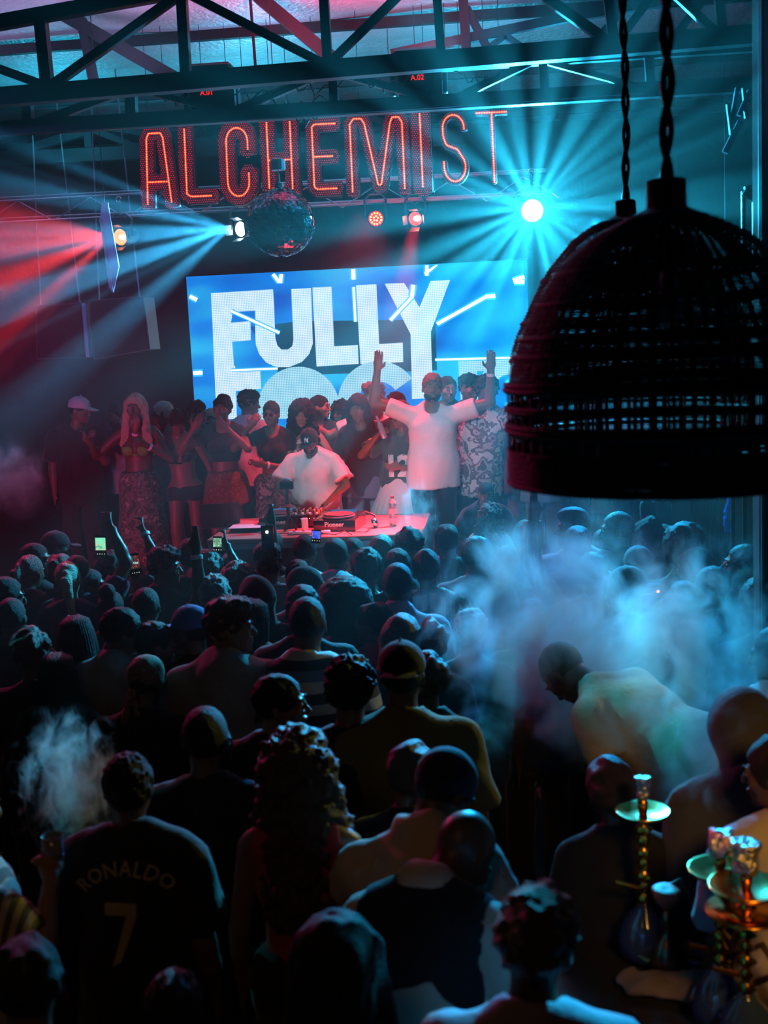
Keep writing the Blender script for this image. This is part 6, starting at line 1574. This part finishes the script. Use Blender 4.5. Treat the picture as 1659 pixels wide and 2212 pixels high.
# yellow collar band and sleeve stripes
o, r = PEOPLE['man in dark shirt with yellow collar band and red edged shoulder']
f = Field(r.neck - .16, r.neck + .16, .010); f.cone(r.neck + V(-.03, .0, .0), r.neck + V(.03, .0, .0), .100, .100, .02); f.cone(r.neck - r.eu * .1, r.neck + r.eu * .2, .066, .066, .0, op='s')
f.plane(r.neck + r.eu * .03, r.eu); f.plane(r.neck - r.eu * .02, -r.eu); put('collar_band', f.mesh('collar_band'), o, cloth('yellow', (.5, .36, .04)))
o, r = PEOPLE[lab]
for a in r.arms:
    sh, el = a[0], a[1]; d = nrm(el - sh); q = Vector([float(k) for k in d]).to_track_quat('Z', 'Y').to_matrix().to_4x4(); base = Vector([float(k) for k in sh + (el - sh) * .52])
    MB().lathe([(.086, -.03), (.089, -.02), (.089, -.008), (.086, 0)], 20, Matrix.Translation(base) @ q).build('sleeve_stripe', cloth('yellow', (.5, .36, .04)), o)
def cap_mark(lab, body, size, m, x=0, yaw=0.0, z=.062, name='emblem'):
    o, r = PEOPLE[lab]; T_ = Matrix.Translation(Vector([float(q) for q in r.hc])) @ r.HM.to_4x4()
    cap = [c for c in o.children if c.name.startswith('cap')][0]
    bv = BVHTree.FromPolygons([v.co[:] for v in cap.data.vertices], [p.vertices[:] for p in cap.data.polygons])
    me = text_mesh(body, size, .0006, .0008) if isinstance(body, str) else body
    Rz = Matrix.Rotation(yaw, 3, 'Z')
    for v in me.vertices:
        org = Rz @ Vector((v.co.x + x, -.4, z + v.co.y)); h = bv.ray_cast(org, Rz @ Vector((0, 1, 0))); p = h[0] if h[0] is not None else org * .25
        v.co = p + Rz @ Vector((0, -.0025 - max(0, v.co.z), 0))
    q = put(name, me, o, m); q.matrix_basis = T_
dj = 'disc jockey in black cap and white tee behind the decks looking down'
cap_mark(dj, 'N', .058, WHITEP, x=-.003); cap_mark(dj, 'Y', .062, WHITEP, x=.004, z=.066, name='emblem_overlap')
cap_mark('man in white cap with red brim at far left of the stage', 'A', .055, mat('emblem_red', (.5, .02, .04), .5), x=0)
cap_mark('man in black cap with small print and brim to the right', 'LONDON', .014, mat('cap_print', (.2, .2, .16), .6), x=0.02, yaw=-.7, z=.045)

# glasses
def glasses(lab):
    o, r = PEOPLE[lab]; T_ = Matrix.Translation(Vector([float(q) for q in r.hc])) @ r.HM.to_4x4(); b = MB()
    for g in (1, -1):
        b.tube([(g * .031 + .019 * math.cos(a * PI / 6), -.112, .003 + .014 * math.sin(a * PI / 6)) for a in range(12)], .0018, 5, closed=True)
        b.tube([(g * .05, -.110, .006), (g * .078, -.05, .006), (g * .082, .0, .002)], .0018, 5)
        b.sphere((g * .031, -.112, .003), .017, 10, 6, (1, .08, .75))
    b.tube([(-.012, -.113, .006), (.012, -.113, .006)], .0018, 5)
    q = put('glasses', b.mesh('glasses', True), o, BLACKG); q.matrix_basis = T_
for l in ('man in sunglasses with spiky hair looking away from the stage', 'man with glasses looking left behind the woman in the green jersey', 'woman in black cropped shirt and camouflage trousers, one hand at her chin', dj): glasses(l)

# ------------------------------------------------------------------ bar table with shisha pipes, bottom right
GOLD = mat('polished_brass', (.80, .36, .05), .24, 1.0); FOIL2 = mat('crumpled_foil', (.7, .68, .62), .3, .9, bump=1.0, bscale=60)
tc_ = at_z(1500, 2150, 1.0)
bt = thing_at('bar_table', (tc_.x, tc_.y, 0), 'round dark bar table under the brass shisha pipes', 'table')
MB().lathe([(.52, .96), (.53, .97), (.53, .99), (.52, 1.0)], 40).build('top', mat('dark_table', (.03, .028, .03), .25), bt); MB().lathe([(.04, 0), (.04, .96)], 14).build('column', BLACK, bt); MB().lathe([(.3, 0), (.28, .02), (.05, .04)], 28).build('foot', BLACK, bt)
def shisha(label, tray_px, tray_py, D, R, bowl, lean=0.0, two=False):
    tp_ = at_d(tray_px, tray_py, D); base = 1.0; h = tp_.z - base
    t = thing_at('shisha_pipe', (tp_.x, tp_.y, base), label, 'shisha pipe', 'brass shisha pipes on the bar table')
    MB().lathe([(.05, 0), (.075, .02), (.085, .07), (.06, .13), (.025, .17), (.022, .18)], 24).build('water_vase', mat('blue_glass', (.05, .09, .25), .06, 0, spec=.9, trans=.3), t, smooth=True)
    prof = [(.020, .17)]; z = .18
    for k in range(7):
        dz = (h - .2) / 7; prof += [(.010, z), (.020 if k % 2 else .028, z + dz * .4), (.012, z + dz * .8)]; z += dz
    prof += [(.012, h)]
    MB().lathe(prof, 18).build('stem', GOLD, t, smooth=True)
    MB().lathe([(.012, h - .004), (R * .6, h), (R, h + .010), (R * 1.02, h + .018), (R * .98, h + .018), (R * .6, h + .006), (.012, h + .004)], 36).build('tray', GOLD, t, smooth=True)
    if two: MB().lathe([(.012, h - .07), (R * .7, h - .068), (R * 1.1, h - .055), (R * 1.08, h - .05), (.012, h - .062)], 36).build('tray', GOLD, t, smooth=True)
    MB().lathe([(.012, h), (.016, h + .03), (.014, h + .06)], 16).build('upper_stem', GOLD, t, smooth=True)
    br, bh = bowl
    f = Field((-.1, -.1, 0), (.1, .1, .2), .006); capcone(f, (0, 0, .02), (0, 0, bh), br * .75, br, .01, both=True); f.noise(.004, 90, int(tray_px), 7)
    o = put('foil_bowl', f.mesh('foil_bowl'), t, FOIL2); o.location = (0, 0, h + .035)
    MB().tube([(.02, 0, h * .45), (.10, -.05, h * .6), (.17, -.10, h * .35), (.2, -.16, .05)], .010, 8).build('hose', mat('hose', (.05, .03, .03), .5), t, smooth=True)
    MB().tube([(-.02, 0, h * .5), (-.09, -.02, h * .56)], .007, 8).build('valve', GOLD, t)
    return t
shisha('tall brass shisha with a single tray and upright foil bowl', 1389, 1762, 3.62, .080, (.026, .085))
shisha('brass shisha with foil bowl, second from the right edge', 1556, 1888, 3.25, .085, (.034, .085))
shisha('rightmost brass shisha with two stacked trays and a large foil bowl', 1612, 1925, 3.10, .095, (.040, .10), two=True)
p = at_z(1442, 2098, 1.0); t = thing_at('shisha_pipe', (p.x, p.y, 1.0), 'short shisha stem with reddish bowl in front of the others', 'shisha pipe', 'brass shisha pipes on the bar table')
hh = at_d(1442, 1985, 3.45).z - 1.0
MB().lathe([(.045, 0), (.06, .04), (.03, .10), (.012, .12), (.016, .15), (.010, hh - .02)], 18).build('stem', mat('bronze', (.25, .14, .08), .3, .9), t, smooth=True)
MB().lathe([(.012, hh - .03), (.038, hh), (.045, hh + .03), (.038, hh + .034), (.01, hh + .03)], 20).build('bowl', mat('red_clay', (.45, .12, .08), .5), t, smooth=True)
def cup(label, px, py, tilt, m, sc=1.0, name='bowl', cat='bowl'):
    p = at_z(px, py, 1.004); t = thing_at(name, p, label, cat); t.rotation_euler = (tilt, .15, 0); t.scale = (sc, sc, sc)
    MB().lathe([(.03, 0), (.034, .004), (.060, .022), (.078, .044), (.075, .045), (.056, .026), (.01, .010)], 26).build('body', m, t, smooth=True); return t
cup('teal lit shallow bowl on the bar table, left one', 1408, 2078, .0, mat('teal_lit_glaze', (.15, .38, .38), .15), .9)  # teal light on the bowl is put into its glaze colour
cup('blue lit glossy bowl on the bar table, right one', 1500, 2080, .0, mat('blue_lit_glaze', (.12, .18, .40), .08), .9)  # glaze colour carries the blue light falling on this bowl
for i, (px, py, lab) in enumerate(((1400, 2130, 'crumpled pale napkin left on the bar table'), (1462, 2140, 'crumpled pinkish napkin in the middle of the bar table'), (1530, 2130, 'crumpled bluish napkin right on the bar table'))):
    f = Field((-.12, -.10, -.02), (.12, .10, .06), .008); f.ell((0, 0, .012), I3, (.09, .07, .016), .01); f.noise(.010, 50, i + 3, 6)
    o = put('napkin', f.mesh('napkin'), None, cloth('napkin_%d' % i, ((.20, .16, .16), (.24, .17, .17), (.14, .18, .22))[i])); p = at_z(px, py, 1.012); o.location = p; tag(o, lab, 'napkin')
c_ = mon.location
MB().box((0, .15, .275), (1.1, .62, .55), ch=.02).build('box', BLACK, mon)
for s in (-.45, .45): MB().box((s, -.165, .275), (.05, .012, .5)).build('corner_strip', GREYM, mon)

# loose cables looping along the trusses
rnd = random.Random(12)
for i, (x1, x2, y, Y) in enumerate(((440, 640, 178, 8.65), (600, 760, 168, 8.65), (560, 700, 205, 8.7), (760, 900, 160, 8.65), (980, 1090, 150, 8.65), (330, 430, 190, 8.65), (620, 700, 236, 8.7))):
    pts = [at_y(x1 + (x2 - x1) * k / 14, y + 26 * math.sin(k / 14 * PI) * (1 + .5 * math.sin(k * 1.9)) + 5 * math.cos(k * 2.7), Y) for k in range(15)]
    o = MB().tube(pts, .006, 6).build('loose_cable', BLACK, smooth=True); recenter(o, pts[0]); tag(o, 'loose black cable looping %s' % ['above the letter C', 'above the letter E', 'above the letter H, lower one', 'left of the right moving head', 'above the letter T', 'above the letter A', 'just over the letters H and E'][i], 'cable', 'cables along the trusses')
# thin wire across the hall below the truss
pts = [at_y(x, 292 - x * .0655 + 3 * math.sin(x / 500), 8.0) for x in range(-150, 1500, 110)]
o = MB().tube(pts, .0035, 5).build('stretched_wire', mat('bright_wire', (.75, .8, .8), .25, .8)); recenter(o, pts[0]); tag(o, 'thin pale wire stretched across the hall under the trusses', 'wire')

# ------------------------------------------------------------------ drifting smoke
def smoke(label, c, R, dens, seed, sc=2.2, low=.46, high=.72, col=(.70, .92, 1), dist=1.2):  # col tints neutral smoke with the blue of the beams
    m, nt, v = volume_mat('smoke_%d' % seed, dens, .2, col); L = nt.links.new
    tc = nt.nodes.new('ShaderNodeTexCoord'); mp = nt.nodes.new('ShaderNodeMapping'); mp.inputs['Location'].default_value = (seed * 3.1, seed * 1.7, 0); L(tc.outputs['Object'], mp.inputs[0])
    n = nt.nodes.new('ShaderNodeTexNoise'); n.inputs['Scale'].default_value = sc; n.inputs['Detail'].default_value = 5; n.inputs['Roughness'].default_value = .58; n.inputs['Distortion'].default_value = dist; L(mp.outputs[0], n.inputs['Vector'])
    mr = nt.nodes.new('ShaderNodeMapRange'); mr.interpolation_type = 'SMOOTHSTEP'; mr.inputs[1].default_value = low; mr.inputs[2].default_value = high; L(n.outputs['Fac'], mr.inputs[0])
    ln = nt.nodes.new('ShaderNodeVectorMath'); ln.operation = 'LENGTH'; L(tc.outputs['Object'], ln.inputs[0])
    fo = nt.nodes.new('ShaderNodeMapRange'); fo.interpolation_type = 'SMOOTHSTEP'; fo.inputs[1].default_value = .6; fo.inputs[2].default_value = 1.0; fo.inputs[3].default_value = 1; fo.inputs[4].default_value = 0; L(ln.outputs['Value'], fo.inputs[0])
    a = nt.nodes.new('ShaderNodeMath'); a.operation = 'MULTIPLY'; L(mr.outputs[0], a.inputs[0]); L(fo.outputs[0], a.inputs[1])
    pw = nt.nodes.new('ShaderNodeMath'); pw.operation = 'POWER'; pw.inputs[1].default_value = 1.6; L(ln.outputs['Value'], pw.inputs[0])
    ms = nt.nodes.new('ShaderNodeMath'); ms.operation = 'MULTIPLY_ADD'; ms.inputs[1].default_value = -.30; L(pw.outputs[0], ms.inputs[0]); L(n.outputs['Fac'], ms.inputs[2]); L(ms.outputs[0], mr.inputs[0])
    b = nt.nodes.new('ShaderNodeMath'); b.operation = 'MULTIPLY'; b.inputs[1].default_value = dens; L(a.outputs[0], b.inputs[0]); L(b.outputs[0], v.inputs['Density'])
    o = MB().sphere((0, 0, 0), 1.0, 24, 14).build('smoke', m); o.location = c; o.scale = R; tag(o, label, 'smoke', kind='stuff'); return o
smoke('thick blue lit smoke cloud over the crowd right of centre', at_d(1185, 1390, 5.6), (.80, .60, .85), 6.5, 1, 2.5, .33, .60)
smoke('turquoise lit smoke plume over the crowd at right', at_d(1500, 1410, 4.9), (.50, .42, .60), 7.5, 2, 2.6, .34, .60)
smoke('pale smoke drifting at the lower right edge', at_d(1630, 1680, 3.9), (.42, .35, .42), 5.0, 3, 2.3, .34, .60)
smoke('small curling teal lit smoke plume at lower left', at_d(150, 1690, 4.6), (.26, .22, .38), 11.0, 4, 3.2, .36, .58)
smoke('thin wisp rising beside the table corner', at_d(900, 1120, 9.0), (.22, .2, .42), 8.0, 5, 2.6, .34, .62)
smoke('faint blue lit smoke by the left wall beside the stage', at_d(30, 1040, 9.0), (.40, .35, .42), 1.8, 6, 1.8, .32, .66)
print('total time', round(time.time() - T0, 1))
